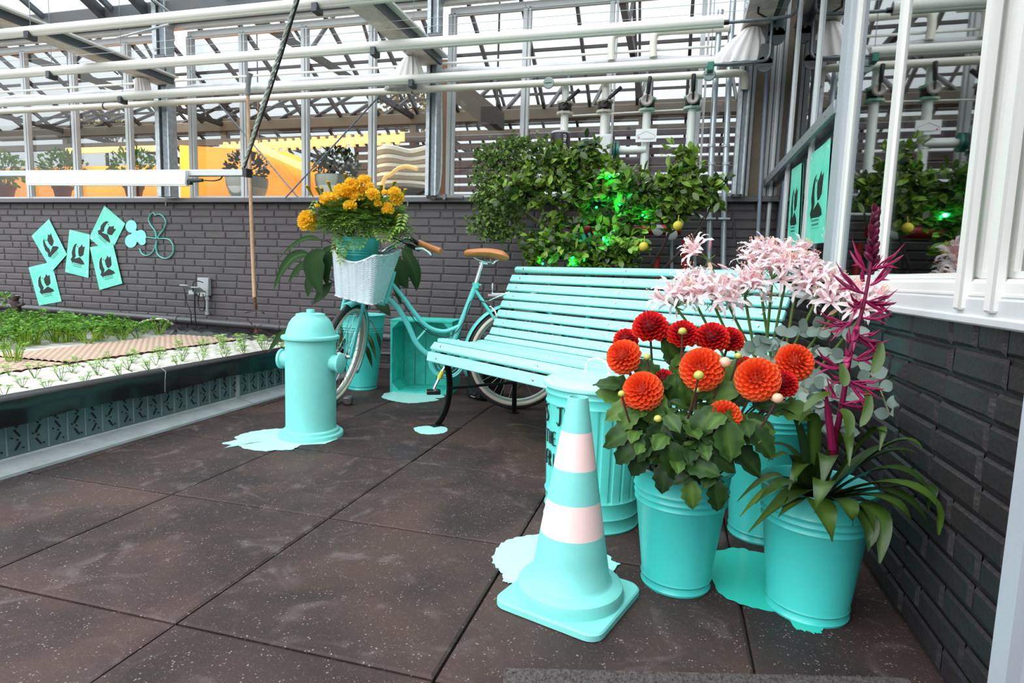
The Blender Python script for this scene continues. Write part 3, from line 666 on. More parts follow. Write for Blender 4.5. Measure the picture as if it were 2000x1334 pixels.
zz=[.055,.175,.255,.333,.420,.5]; PINK=mat('pale_pink_band','F3D3CF',.5)
for i in range(5):
    q=MB(); a_,b_=zz[i],zz[i+1]; pr=[(cr(a_)+(.006 if i==0 else 0),a_),(cr(a_+.006),a_+.006),(cr((a_+b_)/2),(a_+b_)/2),(cr(b_),b_)]
    if i==4: pr+=[(.02,.5),(.019,.49),(.03,.42)]
    q.lathe(cc,pr,56); q.build('body' if i%2==0 else 'reflective_band',TEALM if i%2==0 else PINK,cone)
# ================================================================ DUSTBIN
kc=V((-.225,1.902,0)); can=thing('dustbin','turquoise lidded metal dustbin with black handwriting, standing behind the cone','dustbin',kc)
def cm(t,i,z):
    if .10<z<.385: return -.0035*(1 if (t*24/(2*PI))%1<.22 else 0)
    return 0
prof=[(0,.004),(.146,.004),(.152,.0),(.155,.006),(.149,.014),(.149,.04),(.153,.046),(.149,.052),(.150,.09),(.154,.096),(.150,.102),(.1505,.13),(.153,.2),(.155,.3),(.158,.38),(.1605,.386),(.157,.394),(.158,.41),(.162,.416),(.158,.424),(.160,.445),(.150,.447)]
q=MB(); q.lathe(kc,prof,240,mod=cm); q.build('body',mat('turquoise_dustbin','62D2C8',0.32,var=.04,vs=5),can)
q=MB(); q.lathe(kc,[(.166,.436),(.170,.437),(.172,.443),(.171,.449),(.164,.453),(.15,.460),(.11,.469),(.1,.468),(.085,.473),(.05,.478),(.0,.479)],72); lid=q.build('lid',mat('turquoise_lid','A2E6DF',0.4,var=.04,vs=6),can)
q=MB(); hd=V((.9,-.45,0)).normalized(); q.tube(crv([kc+hd*-.045+V((0,0,.478)),kc+hd*-.035+V((0,0,.51)),kc+V((0,0,.522)),kc+hd*.035+V((0,0,.51)),kc+hd*.045+V((0,0,.478))],5),.0042,8)
for s in (-.045,.045): q.lathe(kc+hd*s+V((0,0,.476)),[(.012,.0),(.008,.004),(0,.005)],12)
q.build('lid_handle',mat('handle_pale','CFEDE8',.25),lid)
q=MB(); side=V((.85,-.5,0)).normalized(); pp_=kc+side*.157+V((0,0,.40)); sdv=V((.5,.85,0)); q.tube(crv([pp_-sdv*.045,pp_+side*.02-sdv*.04,pp_+side*.024,pp_+side*.02+sdv*.04,pp_+sdv*.045],4),.004,8); q.build('side_handle',mat('handle_pale','CFEDE8',.25),can)
INK=mat('black_marker','14181A',.5)
GL={'S':[[(.9,1),(.3,.95),(.1,.7),(.5,.5),(.85,.3),(.6,.02),(.05,.05)]],'J':[[(.1,1),(1,1.05)],[(.65,1.02),(.6,.2),(.35,0),(.05,.15)]],'U':[[(.1,1),(.08,.3),(.3,.0),(.65,.05),(.85,.4),(.9,1)],[(.88,.6),(.92,.0)]],
 'N':[[(.1,0),(.15,1),(.8,.05),(.9,1)]],'T':[[(0,1),(1,1)],[(.5,1),(.48,0)]],'H':[[(.1,1),(.12,0)],[(.1,.5),(.85,.52)],[(.85,1),(.85,0)]],'E':[[(.85,1),(.12,.98),(.12,.02),(.85,0)],[(.12,.5),(.7,.52)]],
 'B':[[(.12,0),(.12,1),(.6,.98),(.75,.75),(.5,.55),(.15,.5)],[(.5,.52),(.9,.35),(.75,.05),(.12,0)]],'F':[[(.12,0),(.12,1),(.85,1)],[(.12,.5),(.7,.5)]],'R':[[(.12,0),(.12,1),(.65,.97),(.8,.75),(.55,.52),(.12,.5)],[(.4,.5),(.9,0)]],'I':[[(.5,1),(.5,0)]],"'":[[(.5,1.1),(.4,.8)]]}
cam_a=math.atan2(CP.y-kc.y,CP.x-kc.x)
def write(txt,a0,z,hh,ww,sp,rad):
    a_=a0
    for ch in txt:
        if ch==' ': a_+=sp/rad*1.1; continue
        q=MB()
        for st in GL[ch]:
            pts=crv([V((x,y,0)) for x,y in st],3); P=[]
            for p in pts:
                t=a_+(p.x*ww)/rad; zr=z+p.y*hh; r0=.1535+(zr-.2)*.03; P.append(kc+V((cos(t)*(r0+.002),sin(t)*(r0+.002),zr)))
            q.tube(P,.0032,6,flat=.5)
        o=q.build('letter',INK,can); a_+=sp/rad
write("'S JUN",cam_a-1.50,.325,.055,.026,.034,.156)
write("THE BE",cam_a-1.24,.258,.040,.017,.023,.155)
write("FRIEN",cam_a-1.24,.186,.044,.017,.022,.153)
# ================================================================ BUCKETS
SOIL=mat('dark_soil','17130F',.9,bump=.8,bs=80)
def bucket(c,rb,rt,h,label,rings,fill=.03,name='flower_bucket',m_=None,bot=True):
    b=thing(name,label,'bucket',c); q=MB(); R_=lambda z: rb+(rt-rb)*z/h
    pr=[(0,.002),(rb-.002,.002),(rb+.003,.0),(rb+.005,.006),(rb+.002,.011),(R_(.018)-.001,.02),(R_(.024)+.003,.026),(R_(.032),.032)]
    for z in rings: pr+=[(R_(z-.007),z-.007),(R_(z)+.004,z),(R_(z+.007),z+.007)]
    pr+=[(rt-.001,h-.006),(rt+.005,h-.004),(rt+.006,h),(rt+.001,h+.003),(rt-.004,h-.002),(R_(h-.06)-.005,h-.06),(R_(h*.4)-.004,h*.4)]
    q.lathe(c,pr,64); q.build('shell',m_ or TEALD,b); q=MB(); q.lathe(V(c)+V((0,0,h-fill)),[(rt-.006,-.0),(.0,.006)],32); q.build('soil',SOIL,b); return b
DC=V((.044,1.55,0)); RC=V((.352,1.522,0)); NC=V((.300,1.945,0)); PC=V((-1.965,3.534,0))
bucket(DC,.083,.122,.315,'turquoise metal bucket full of red and orange dahlias',(.225,.242,.259),.035)
bucket(RC,.088,.125,.312,'turquoise metal bucket at the front right holding the strap-leaved plant with the magenta spike',(.225,.242,.259),.035)
bucket(NC,.092,.128,.44,'tall turquoise bucket behind, holding the pale pink nerines and eucalyptus',(.35,.366,.382),.05)
bucket(PC,.092,.145,.49,'tall turquoise metal bucket behind the front wheel of the bicycle, holding a broad-leaved plant',(.38,.396,.412),.05)
MC=onY(699,466,2.87); MBZ=MC-V((0,0,.235))
bucket(MBZ,.066,.116,.235,'turquoise metal bucket standing in the white wicker basket under the marigolds',(.145,.158,.171),.02)
# ================================================================ CRATE, SPEAKER, STONE
ca=math.atan2(.054,.403); CA=V((cos(ca),sin(ca),0)); CB=V((-sin(ca),cos(ca),0)); C0=V((-1.742,3.483,0)); CW,CH,CDp=.405,.475,.27
crate=thing('wooden_crate','turquoise painted wooden fruit crate standing on end against the wall behind the bicycle','crate',C0+CA*CW/2+CB*CDp/2,ca); RCm=rz(ca)
def cb(x,y,z): return C0+CA*x+CB*y+V((0,0,z))
for z in (.007,CH-.007):
    for i in range(3): q=MB(); q.box(cb(CW/2,CDp*(i+.5)/3,z),(CW,CDp/3-.005,.013),RCm,.002); q.build('plank',TWOOD,crate)
for x in (.007,CW-.007):
    for i in range(3): q=MB(); q.box(cb(x,CDp*(i+.5)/3,CH/2),(.013,CDp/3-.007,CH-.03),RCm,.002); q.build('plank',TWOOD,crate)
for i in range(5): q=MB(); q.box(cb(.013+(CW-.026)*(i+.5)/5,CDp-.005,CH/2),((CW-.026)/5-.004,.01,CH-.004),RCm,.001); q.build('plank',TWOOD,crate)
for x,z,sx,sz in ((.014,.014,1,1),(CW-.014,.014,-1,1),(.014,CH-.014,1,-1),(CW-.014,CH-.014,-1,-1)):
    q=MB(); q.poly([cb(x,.004,z),cb(x+sx*.045,.004,z),cb(x,.004,z+sz*.045)],CDp-.02,CB); q.build('corner_post',TWOOD,crate)
sk=V((-1.12,3.56,0)); sr=math.radians(-38); spk=thing('loudspeaker','small black loudspeaker on the floor behind the rear bicycle wheel','loudspeaker',sk,sr); Rs=rz(sr)
q=MB(); q.box(sk+V((0,0,.125)),(.17,.18,.24),Rs,.012); q.build('cabinet',mat('speaker_black','101012',.5,bump=.3,bs=200),spk)
fr=Rs@V((0,-1,0))
for z,r_ in ((.09,.06),(.19,.028)):
    q=MB(); q.lathe(sk+fr*.09+V((0,0,z)),[(r_,0),(r_*1.05,.004),(r_*.9,.003),(r_*.4,-.008),(r_*.25,-.004),(0,.0)],28,fr); q.build('driver',RUBBER,spk)
q=MB(); q.box(sk+fr*.0915+V((0,0,.018)),(.05,.002,.004),Rs); q.build('badge',mat('badge_white','C8CACA',.4),spk)
q=MB(); q.box(V((-1.795,3.062,.024)),(.05,.055,.048),rz(.3),.008); tag(q.build('stone_block',mat('glass_stone','5A5052',.25,var=.5,vs=60,bump=.8,bs=50)),'small mottled stone block on the floor under the front wheel','stone')
# ================================================================ PUDDLES (cut vinyl)
PUDM=mat('turquoise_vinyl','AEEAE3',.3); PUDD=mat('turquoise_vinyl_dark','35C2B0',.16)
def puddle(pts,label,m_=None,z=.0035):
    P=crv([onZ(x,y) for x,y in pts],6,closed=True); c=sum(P,V())/len(P); out=[]
    for i,p in enumerate(P):
        d=(p-c); k=1+.018*sin(i*1.7)+.012*sin(i*3.1); out.append(V((c.x+d.x*k,c.y+d.y*k,z)))
    q=MB(); n=len(out); q.add([c+V((0,0,z-c.z))]+out+[p-V((0,0,.002)) for p in out],[(0,1+i,1+(i+1)%n) for i in range(n)]+[(1+i,1+n+i,1+n+(i+1)%n,1+(i+1)%n) for i in range(n)])
    return tag(q.build('floor_sticker',m_ or PUDM,smooth=False),label,'sticker')
puddle([(434,867),(463,860),(459,855),(484,846),(522,840),(560,838),(620,838),(660,850),(640,866),(591,870),(570,879),(537,880),(517,882),(478,877),(463,870),(440,876),(452,870)],'pale turquoise puddle-shaped sticker spreading left from under the hydrant')
puddle([(746,776),(756,768),(800,764),(850,766),(868,776),(850,779),(857,782),(830,786),(802,788),(782,786),(765,783),(754,780)],'turquoise puddle-shaped sticker in front of the wooden crate')
puddle([(808,838),(822,834),(845,833),(868,835),(874,840),(868,846),(845,849),(820,847)],'small turquoise puddle-shaped sticker under the left front bench leg')
puddle([(1061,1046),(1023,1049),(991,1057),(973,1070),(962,1093),(968,1107),(981,1122),(985,1137),(1010,1142),(1080,1160),(1160,1140),(1208,1106),(1197,1098),(1180,1080),(1120,1055)],'pale turquoise puddle-shaped sticker behind and left of the traffic cone')
puddle([(1392,1082),(1440,1072),(1476,1080),(1540,1090),(1620,1130),(1640,1180),(1612,1222),(1600,1238),(1575,1234),(1552,1228),(1532,1202),(1480,1190),(1440,1178),(1404,1158),(1384,1114)],'glossy turquoise puddle-shaped sticker under the front right bucket',PUDD)
# ================================================================ HEATING TUBES, PIPES, STEELWORK
TUBE=mat('heating_tube_white','E6E6DE',0.35)
def xt(name,Y,z,x0,x1,r,label,cat='pipe',m_=None,n=14,grp=None):
    q=MB(); q.tube([V((x0+(x1-x0)*i/6,Y,z)) for i in range(7)],r,n); return tag(q.build(name,m_ or TUBE),label,cat,grp)
HT_='growing_tube'
def lipped(Y,z,x0,x1,r,label):
    t=thing('heating_tube',label,'pipe',((x0+x1)/2,Y,z)); q=MB(); q.tube([V((x0,Y,z)),V((x1,Y,z))],r,18); q.build('tube',TUBE,t)
    q=MB(); q.tube([V((x0,Y-.0,z-r*.55)),V((x1,Y-.0,z-r*.55))],r*.62,12); q.build('lower_tube',TUBE,t); return t
def bracket(t,px_,py_,Y,z,r,m_=None):
    x=onY(px_,py_,Y).x; q=MB(); q.box((x,Y-r*.1,z-r*1.2),(.035,r*2.3,r*1.7),bev=.003); q.build('bracket',m_ or mat('bracket_grey','474C50',.45,metal=.4),t)
    q=MB(); q.cyl((x,Y,z+r),(x,Y,RZ0+(RY-Y)*rs-.03),.0022,n=5); q.build('hanger_wire',GALV,t)
t=lipped(2.8,2.103,-4.7,.5,.026,'topmost and nearest of the long white horizontal tubes'); bracket(t,620,15,2.8,2.103,.026); bracket(t,60,60,2.8,2.103,.026)
t=lipped(3.5,2.146,-6.6,.164,.030,'second from top of the long white horizontal tubes'); 
for a,b_ in ((102,150),(733,100)): bracket(t,a,b_,3.5,2.146,.030)
q=MB(); q.tube(crv([V((.164,3.5,2.135)),V((.42,3.5,2.14)),V((.505,3.5,2.16)),V((.515,3.5,2.28)),V((.515,3.5,2.6))],5),.009,8); q.build('end_rod',GALV,t)
q=MB(); q.cyl((.155,3.5,2.137),(.19,3.5,2.137),.013,n=10); q.build('end_cap',BLACK,t)
t=lipped(3.9,2.074,-7.1,.144,.029,'third from top of the long white horizontal tubes')
for a,b_ in ((240,195),(806,160)): bracket(t,a,b_,3.9,2.074,.029)
bracket(t,1388,122,3.9,2.074,.029,mat('bracket_green','2B7A66',.5))
q=MB(); q.tube(crv([V((.144,3.9,2.056)),V((.39,3.9,2.06)),V((.445,3.9,2.085)),V((.45,3.9,2.18)),V((.45,3.9,2.5))],5),.009,8); q.build('end_rod',GALV,t)
t=thing('supply_pipe','lowest of the long horizontal pipes, cream, feeding the valve pipes','pipe',(-3,4.1,2.066)); q=MB()
q.tube([V((-7.2,4.1,2.068)),V((.28,4.1,2.064))]+crv([V((.28,4.1,2.064)),V((.33,4.1,2.055)),V((.345,4.12,2.02)),V((.345,4.14,1.98))],4)[1:],.0235,16); q.build('pipe',CREAM,t)
for px_,py_ in ((806,192),(205,198)):
    x=onY(px_,py_,4.1).x; q=MB(); q.tube([V((x,4.1,2.066))+V((0,cos(k),sin(k)))*.026 for k in [2*PI*i/16 for i in range(16)]],.004,6,closed=True); q.build('clip',BLACK,t)
for px_,py_ in ((1072,163),(1385,147)):
    p=onY(px_,py_,4.04); q=MB(); q.lathe(p,[(.0,-.0),(.034,0),(.038,.008),(.034,.014),(.0,.010)],28,V((0,-1,0))); q.cyl(p,p+V((0,.06,0)),.008,n=8); g_=q.build('gauge',mat('gauge_face','9FB0AC',.3),t); q=MB(); q.box(p+V((.0,-.0125,0)),(.05,.001,.004)); q.build('needle',BLACK,g_)
xt('water_pipe',4.2,onY(700,135,4.2).z,-7.2,.36,.0085,'thin cream pipe running along the back glazing above the folded screen')
# folded screen along the facade
q=MB(); P=[V((-7.2+i*.12,4.2+.006*sin(i*1.3),1.995+.004*sin(i*.9)+.16*0)) for i in range(64)]; z0=onY(700,153,4.2).z
q.tube([V((p.x,p.y,z0+.008*sin(i*.7)+.004*sin(i*2.3))) for i,p in enumerate(P)],[.024+.006*sin(i*1.1) for i in range(64)],10)
tag(q.build('folded_screen',mat('screen_cloth','C3C3C6',.6,var=.08,vs=20)),'long pale grey folded screen cloth hanging along the top of the back glazing','screen')
# facade-perpendicular folded screens and their gathered ends
SCW=mat('screen_underside','CDC3BA',.6,var=.25,vs=12); PLA=mat('pleated_plastic','E3DFDC',.35,var=.05,vs=10)
for x,z,nm,gx in ((-4.10,2.245,'left',None),(-1.78,2.265,'middle',(-1.86,.17)),(.38,2.30,'right',(.33,.2))):
    t=thing('screen_beam',f'{nm} overhead beam with a folded screen, running towards the back glazing','beam',(x,4.1,z))
    q=MB(); q.box((x-.01,2.9,z),(.15,2.5,.035)); q.build('screen',SCW,t); q=MB(); q.box((x+.08,2.9,z+.008),(.022,2.5,.06)); q.build('girder',mat('girder_grey','51575C',.45,metal=.3),t)
    q=MB(); q.box((x+.115,2.9,z+.03),(.045,2.5,.012)); q.build('top_strip',WHITE,t)
    for yy in (2.2,3.0,3.7): q=MB(); q.tube([V((x-.03,yy,z+.03)),V((x-.03,yy,z-.05)),V((x+.02,yy,z-.08))],.006,6); q.build('hook',BLACK,t)
    gx_=x+(-.05 if nm=='left' else -.07 if nm=='middle' else -.03); wt,wbm,hh=.05,(.07 if nm=='left' else .14 if nm=='middle' else .16),(.14 if nm=='left' else .20 if nm=='middle' else .19)
    q=MB(); vs=[];na=64;nr=6
    for r_ in range(nr+1):
        f=r_/nr; wd=wt+(wbm-wt)*sin(f*PI/2)
        for k in range(na):
            a_=2*PI*k/na; pl=1+.10*sin(k*PI/2)*(.3+f*.7); sk_=-.05*f if nm!='left' else 0
            vs.append(V((gx_+sk_+cos(a_)*wd*pl,3.98+sin(a_)*.05*pl,z-.03-hh*f)))
    q.add(vs,[(r_*na+k,r_*na+(k+1)%na,(r_+1)*na+(k+1)%na,(r_+1)*na+k) for r_ in range(nr) for k in range(na)]); q.build('gathered_end',PLA,t)
# hanger plates in the right corner
for px_,py_,w_,h_ in ((1518,48,.10,.13),(1495,105,.09,.12)):
    p=onY(px_,py_,3.95); q=MB(); q.box(p,(w_,.012,h_),bev=.004); q.lathe(p+V((0,.006,-h_/2)),[(w_/2,0),(w_/2,-.012)],28,V((0,1,0)),cap=True); q.cyl(p-V((0,.006,h_*.2)),p-V((0,.012,h_*.2)),.008,n=8); q.cyl(p+V((0,0,h_/2)),p+V((0,0,.75)),.01,n=6)
    tag(q.build('hanger_plate',mat('hanger_grey','6F7678',.5,metal=.3)),'rounded grey hanger plate in the top right corner, '+('upper one' if py_<60 else 'lower one'),'bracket')
# steel columns
def column(px_,w_,lab,bolt=True,Yc=4.2,z1=2.9,zz0=ZS+.036):
    p=onY(px_,300,Yc); t=thing('steel_column',lab,'column',(p.x,Yc,zz0)); q=MB(); zc=(zz0+z1)/2; h=z1-zz0
    q.box((p.x-w_*.42,Yc,zc),(.012,.09,h)); q.box((p.x,Yc+.01,zc),(w_*.8,.012,h)); q.box((p.x+w_*.42,Yc,zc),(.012,.09,h)); q.box((p.x-w_*.3,Yc-.045,zc),(w_*.3,.01,h)); q.build('profile',GALVL,t)
    q=MB(); q.box((p.x+w_*.2,Yc-.03,zc),(w_*.45,.01,h)); q.build('web',GALV,t)
    for z in (2.43,2.5,2.3,2.24):
        q=MB(); q.lathe((p.x-w_*.25,Yc-.05,z),[(.010,0),(.010,.006),(0,.008)],8,V((0,-1,0))); q.build('bolt',GALVL,t)
    q=MB(); q.box((p.x+.02,Yc-.06,2.38),(.10,.012,.16),bev=.003); q.build('gusset',DGREY,t); return t
column(326,.14,'left galvanised steel column standing on the back sill'); column(846,.085,'middle galvanised steel column standing on the back sill'); column(1444,.06,'right galvanised steel column in the back corner')
q=MB(); q.tube(crv([onY(862,170,4.17),onY(863,300,4.17),onY(860,362,4.17),onY(852,381,4.17)],4),.006,6); tag(q.build('conduit',GALVL),'thin conduit running down the middle steel column','conduit')
q=MB(); a,b_=onY(834,384,4.2),onY(905,386,4.2); q.tube([a,b_],.014,10); q.box((a+b_)/2,(.02,.04,.04)); q.tube([onY(828,379,4.19),onY(850,389,4.19)],.006,6); tag(q.build('sill_pipe',mat('sill_pipe_grey','6A6668',.4)),'short grey pipe lying on the back sill right of the middle column','pipe')
# diagonal rods and wires
def rod(name,a,b_,r,m_,lab,cat='rod',grp=None):
    q=MB(); q.tube([V(a),V(b_)],r,6); return tag(q.build(name,m_),lab,cat,grp)
rod('brace_rod',onY(345,105,4.25),onY(590,395,4.25),.006,GALV,'thin brace rod slanting down right from the left steel column across the glazing')
rod('brace_rod',onY(826,95,4.22),onY(556,388,4.22),.006,GALV,'thin brace rod slanting down left from the middle steel column across the glazing')
for i,(Yw,z,lab) in enumerate(((3.0,2.03,'lowest'),(3.3,2.20,'middle'),(3.7,2.27,'highest'))):
    q=MB(); q.tube([V((-7,Yw,z)),V((.5,Yw,z))],.0014,4); tag(q.build('tension_wire',mat('wire','B8BCBE',.4,metal=.5)),f'thin tension wire stretched along between the white tubes, {lab} of three','wire')
for px0,py0,px1,py1,lab in ((300,0,345,35,'upper'),(225,75,330,48,'lower')):
    rod('tie_bar',onY(px0,py0,3.9),onY(px1,py1,4.1),.009,GALVL,f'short grey tie bar near the head of the left steel column, {lab} one')
# ================================================================ VALVE PIPES
def vpipe(i,px_,yf,yb,handle,lab):
    p=onY(px_,yf,4.15); x=p.x; zf=p.z; zb_=onY(px_,yb,4.15).z; t=thing('valve_pipe',lab,'pipe',(x,4.15,zb_)); g=i>=2
    m_=mat('pipe_white_green','DDE8E2',.35,col2='F0F0EC',vs=3) if g else mat('pipe_white','E9E9E4',.35)
    q=MB(); q.tube([V((x,4.15,zb_)),V((x,4.15,zf-.005))],.027,16); q.tube([V((x,4.15,zf+.08)),V((x,4.15,2.05))],.024,16); q.build('pipe',m_,t)
    q=MB()
    for dz,r_ in ((-.008,.056),(.060,.056)):
        q.lathe((x,4.15,zf+dz),[(.02,0),(r_,0),(r_,.014),(.02,.014)],28)
        for k in range(6): a_=2*PI*k/6+.3; q.cyl((x+cos(a_)*.043,4.15+sin(a_)*.043,zf+dz-.006),(x+cos(a_)*.043,4.15+sin(a_)*.043,zf+dz+.02),.007,n=6)
    q.build('flange',mat('flange_green','3FB99A',.45,col2='D8D4CC',vs=9) if g else mat('flange_cream','CFC9BE',.45,var=.2,vs=20),t)
    q=MB(); q.lathe((x,4.15,zf+.01),[(.03,0),(.046,.012),(.046,.04),(.03,.052)],20); q.cyl((x,4.10,zf+.035),(x,4.07,zf+.035),.022,n=16); q.build('valve_body',mat('valve_dark','2A2624',.5),t)
    hx,hy=handle; h0=V((x,4.065,zf+.035)); h1=onY(hx,hy,4.06); q=MB(); q.beam(h0,h0.lerp(h1,.35),.012,.008); q.beam(h0.lerp(h1,.3),h1,.024,.020,bev=.004); q.build('handle',BLACK,t)
    if g: q=MB(); q.lathe((x,4.08,zf+.045),[(.0,0),(.036,0),(.038,.01),(.03,.018),(.02,.012),(0,.012)],28,V((0,-1,0))); q.build('hand_wheel',mat('pale_cast','B9B2AA',.5),t)
    return t
vpipe(0,1103,222,345,(1132,175),'leftmost of the four white valve pipes, above the black pump')
vpipe(1,1181,219,345,(1214,170),'second from left of the four white valve pipes, carrying the white actuator box')
vpipe(2,1264,216,352,(1270,149),'third from left of the four white valve pipes, with the small white sign')
vpipe(3,1352,212,352,(1355,144),'rightmost of the four white valve pipes')
q=MB(); q.tube([onY(1118,226,4.13),onY(1335,214,4.13)],.005,6); tag(q.build('link_rod',mat('pipe_white','E9E9E4',.35)),'thin pale rod linking the flanges of the four valve pipes','rod')
a=onY(1177,285,4.08); t=thing('actuator_box','white electric actuator box on the second valve pipe','box',a); q=MB(); q.box(a,(.125,.08,.135),bev=.008); q.box(a+V((0,-.042,0)),(.11,.006,.12),bev=.003); q.cyl(a+V((-.018,-.045,.03)),a+V((-.018,-.048,.03)),.006,n=10); q.build('housing',mat('box_white','D3D6D6',.4),t)
q=MB(); q.box(a+V((.0,-.0465,.005)),(.02,.001,.01)); q.build('label_plate',WHITE,t); q=MB(); q.cyl(a+V((-.018,-.0485,.03)),a+V((-.018,-.0495,.03)),.004,n=10); q.build('cable_hole',BLACK,t)
q=MB(); q.cyl(a+V((.066,.05,-.02)),a+V((.082,.05,-.02)),.055,n=24); q.cyl(a+V((.088,.05,-.02)),a+V((.104,.05,-.02)),.055,n=24); q.cyl(a+V((0,.05,-.09)),a+V((0,.05,-.07)),.06,n=24); q.build('coupling',mat('flange_teal','2E9E8C',.45,col2='22403A',vs=20),t)
q=MB(); q.tube([onY(1207,294,4.13),onY(1262,292,4.13)],.022,14); tag(q.build('cross_pipe',mat('pipe_white_green','DDE8E2',.35)),'short horizontal white pipe between the actuator box and the third valve pipe','pipe')
a=onY(1094,284,4.08); t=thing('circulation_pump','black pump with vertical white lettering behind the top of the citrus tree','pump',a); q=MB(); q.lathe(a+V((0,0,-.10)),[(.03,0),(.06,.005),(.066,.03),(.066,.15),(.06,.172),(.0,.175)],28); q.build('motor',mat('pump_black','1E1E22',.45),t)
q=MB(); q.lathe(a+V((0,0,.075)),[(.0,0),(.06,0),(.06,.012),(0,.014)],24); q.build('cap',mat('box_white','D3D6D6',.4),t)
def text(s,loc,size,mx,mt,name='lettering',parent=None,ext=.0008):
    c=bpy.data.curves.new(name,'FONT'); c.body=s; c.size=size; c.extrude=ext; c.align_x='CENTER'; c.align_y='CENTER'; o=bpy.data.objects.new(name,c); COL.objects.link(o)
    bpy.context.view_layer.update(); me=bpy.data.meshes.new_from_object(o.evaluated_get(bpy.context.evaluated_depsgraph_get())); bpy.data.objects.remove(o)
    me.materials.clear(); me.materials.append(mt); M_=Matrix.Translation(V(loc))@mx.to_4x4()
    if parent: M_=chain_mat(parent).inverted()@M_
    me.transform(M_); o=bpy.data.objects.new(name,me); COL.objects.link(o); o.parent=parent; return o
FRONT=Matrix(((1,0,0),(0,0,-1),(0,1,0)))   # text plane facing -Y
text('GRUNDFOS',a+V((.038,-.0565,-.02)),.030,FRONT@Matrix.Rotation(-PI/2,3,'Z'),mat('letter_white','E4E4E4',.4),parent=t)
a=onY(1262,264.5,4.09); t=thing('pipe_sign','small white sign with a roof outline on the third valve pipe','sign',a); q=MB(); q.box(a,(.132,.006,.082)); q.build('plate',mat('sign_white','EDEFEE',.4),t)
q=MB(); 
for s,e in (((-.055,-.02),(-.055,.0)),((-.055,.0),(0,.026)),((0,.026),(.055,0)),((.055,0),(.055,-.02)),((-.02,-.026),(.045,-.026)),((-.055,-.02),(.055,-.02))): q.tube([a+V((s[0],-.004,s[1])),a+V((e[0],-.004,e[1]))],.0009,4)
q.build('roof_outline',mat('print_grey','8A9496',.5),t); q=MB(); q.box(a+V((-.045,-.0038,-.012)),(.008,.001,.008)); q.build('red_mark',mat('print_red','D83A2A',.5),t)
# upper return pipes
q=MB(); q.tube(crv([onY(1194,118,4.17),onY(1194,90,4.17),onY(1198,70,4.17),onY(1215,64,4.17),onY(1240,62,4.17)],4),.024,14); tag(q.build('return_pipe',CREAM),'white pipe elbow rising above the second valve pipe','pipe')
q=MB(); q.tube(crv([onY(1276,112,4.17),onY(1276,85,4.17),onY(1281,66,4.17),onY(1300,61,4.17),onY(1360,58,4.17),onY(1425,54,4.17)],4),.024,14); tag(q.build('return_pipe',CREAM),'white pipe elbow running right above the third valve pipe','pipe')
for k,(pts,lab) in enumerate((([(1408,20),(1404,60),(1398,150),(1390,300),(1386,430),(1383,700)],'left of the two galvanised upright pipes near the back corner'),([(1433,-10),(1428,60),(1424,150),(1418,300),(1414,430),(1411,700)],'right of the two galvanised upright pipes near the back corner'))):
    t=thing('galvanised_pipe',lab,'pipe',(onY(*pts[-1],4.2).x,4.2,0)); q=MB(); P=[onY(x,y,4.2) for x,y in pts]; q.tube(crv(P,4),.019,14); q.build('pipe',mat('galv_pipe','B5BFC4',.3,metal=.6,var=.15,vs=10),t)
    for y_ in (285,320,350,428): 
        c=onY(P and proj(P[3])[0] if y_<400 else proj(P[4])[0],y_,4.2); q=MB(); q.lathe(c,[(.02,-.01),(.025,-.008),(.025,.008),(.02,.01)],18)
        if y_==428: q.box(c+V((0,-.01,0)),(.075,.05,.014),bev=.003)
        q.build('pipe_clamp',GALVL,t)
q=MB(); q.tube([onY(1501,98,4.24),onY(1487,330,4.24),onY(1473,600,4.24),onY(1464,780,4.24)],.0125,10); tag(q.build('conduit',mat('conduit_blue_grey','8B98A8',.4)),'blue-grey conduit running down the back corner','conduit')
# red manifold
RED=mat('red_paint','B3201A',.4); t=thing('red_manifold','red manifold pipe with gauges behind the citrus tree','pipe',onY(1240,450,4.15)); q=MB(); q.tube([onY(1142,449,4.15),onY(1330,449,4.15)],.034,16); q.tube([onY(1338,470,4.15),onY(1336,620,4.15)],.02,12); q.tube([onY(1283,500,4.15),onY(1283,620,4.15)],.018,12); q.build('pipe',RED,t)
for px_,py_ in ((1285,450),(1312,458)):
    p=onY(px_,py_,4.09); q=MB(); q.lathe(p,[(.0,0),(.034,0),(.037,.008),(.03,.012),(0,.010)],24,V((0,-1,0))); q.build('gauge',mat('gauge_white','D9DCDA',.3),t)
q=MB(); 
for x in (1312,1357): q.tube([onY(x,465,4.2),onY(x,640,4.2)],.012,8)
q.build('drop_pipe',GALVL,t)
q=MB(); q.tube([onY(1300,418,4.22),onY(1358,417,4.22),onY(1372,425,4.22)],.009,8); q.build('top_pipe',WHITE,t)
t=thing('junction_box','small grey junction box on the back wall behind the citrus tree','box',onY(1198,398,4.25)); q=MB(); q.box(onY(1198,398,4.27),(.10,.05,.045),bev=.006); q.tube(crv([onY(1200,408,4.25),onY(1204,425,4.25),onY(1196,440,4.25)],4),.005,6); q.build('housing',mat('box_grey','8E9698',.4),t)
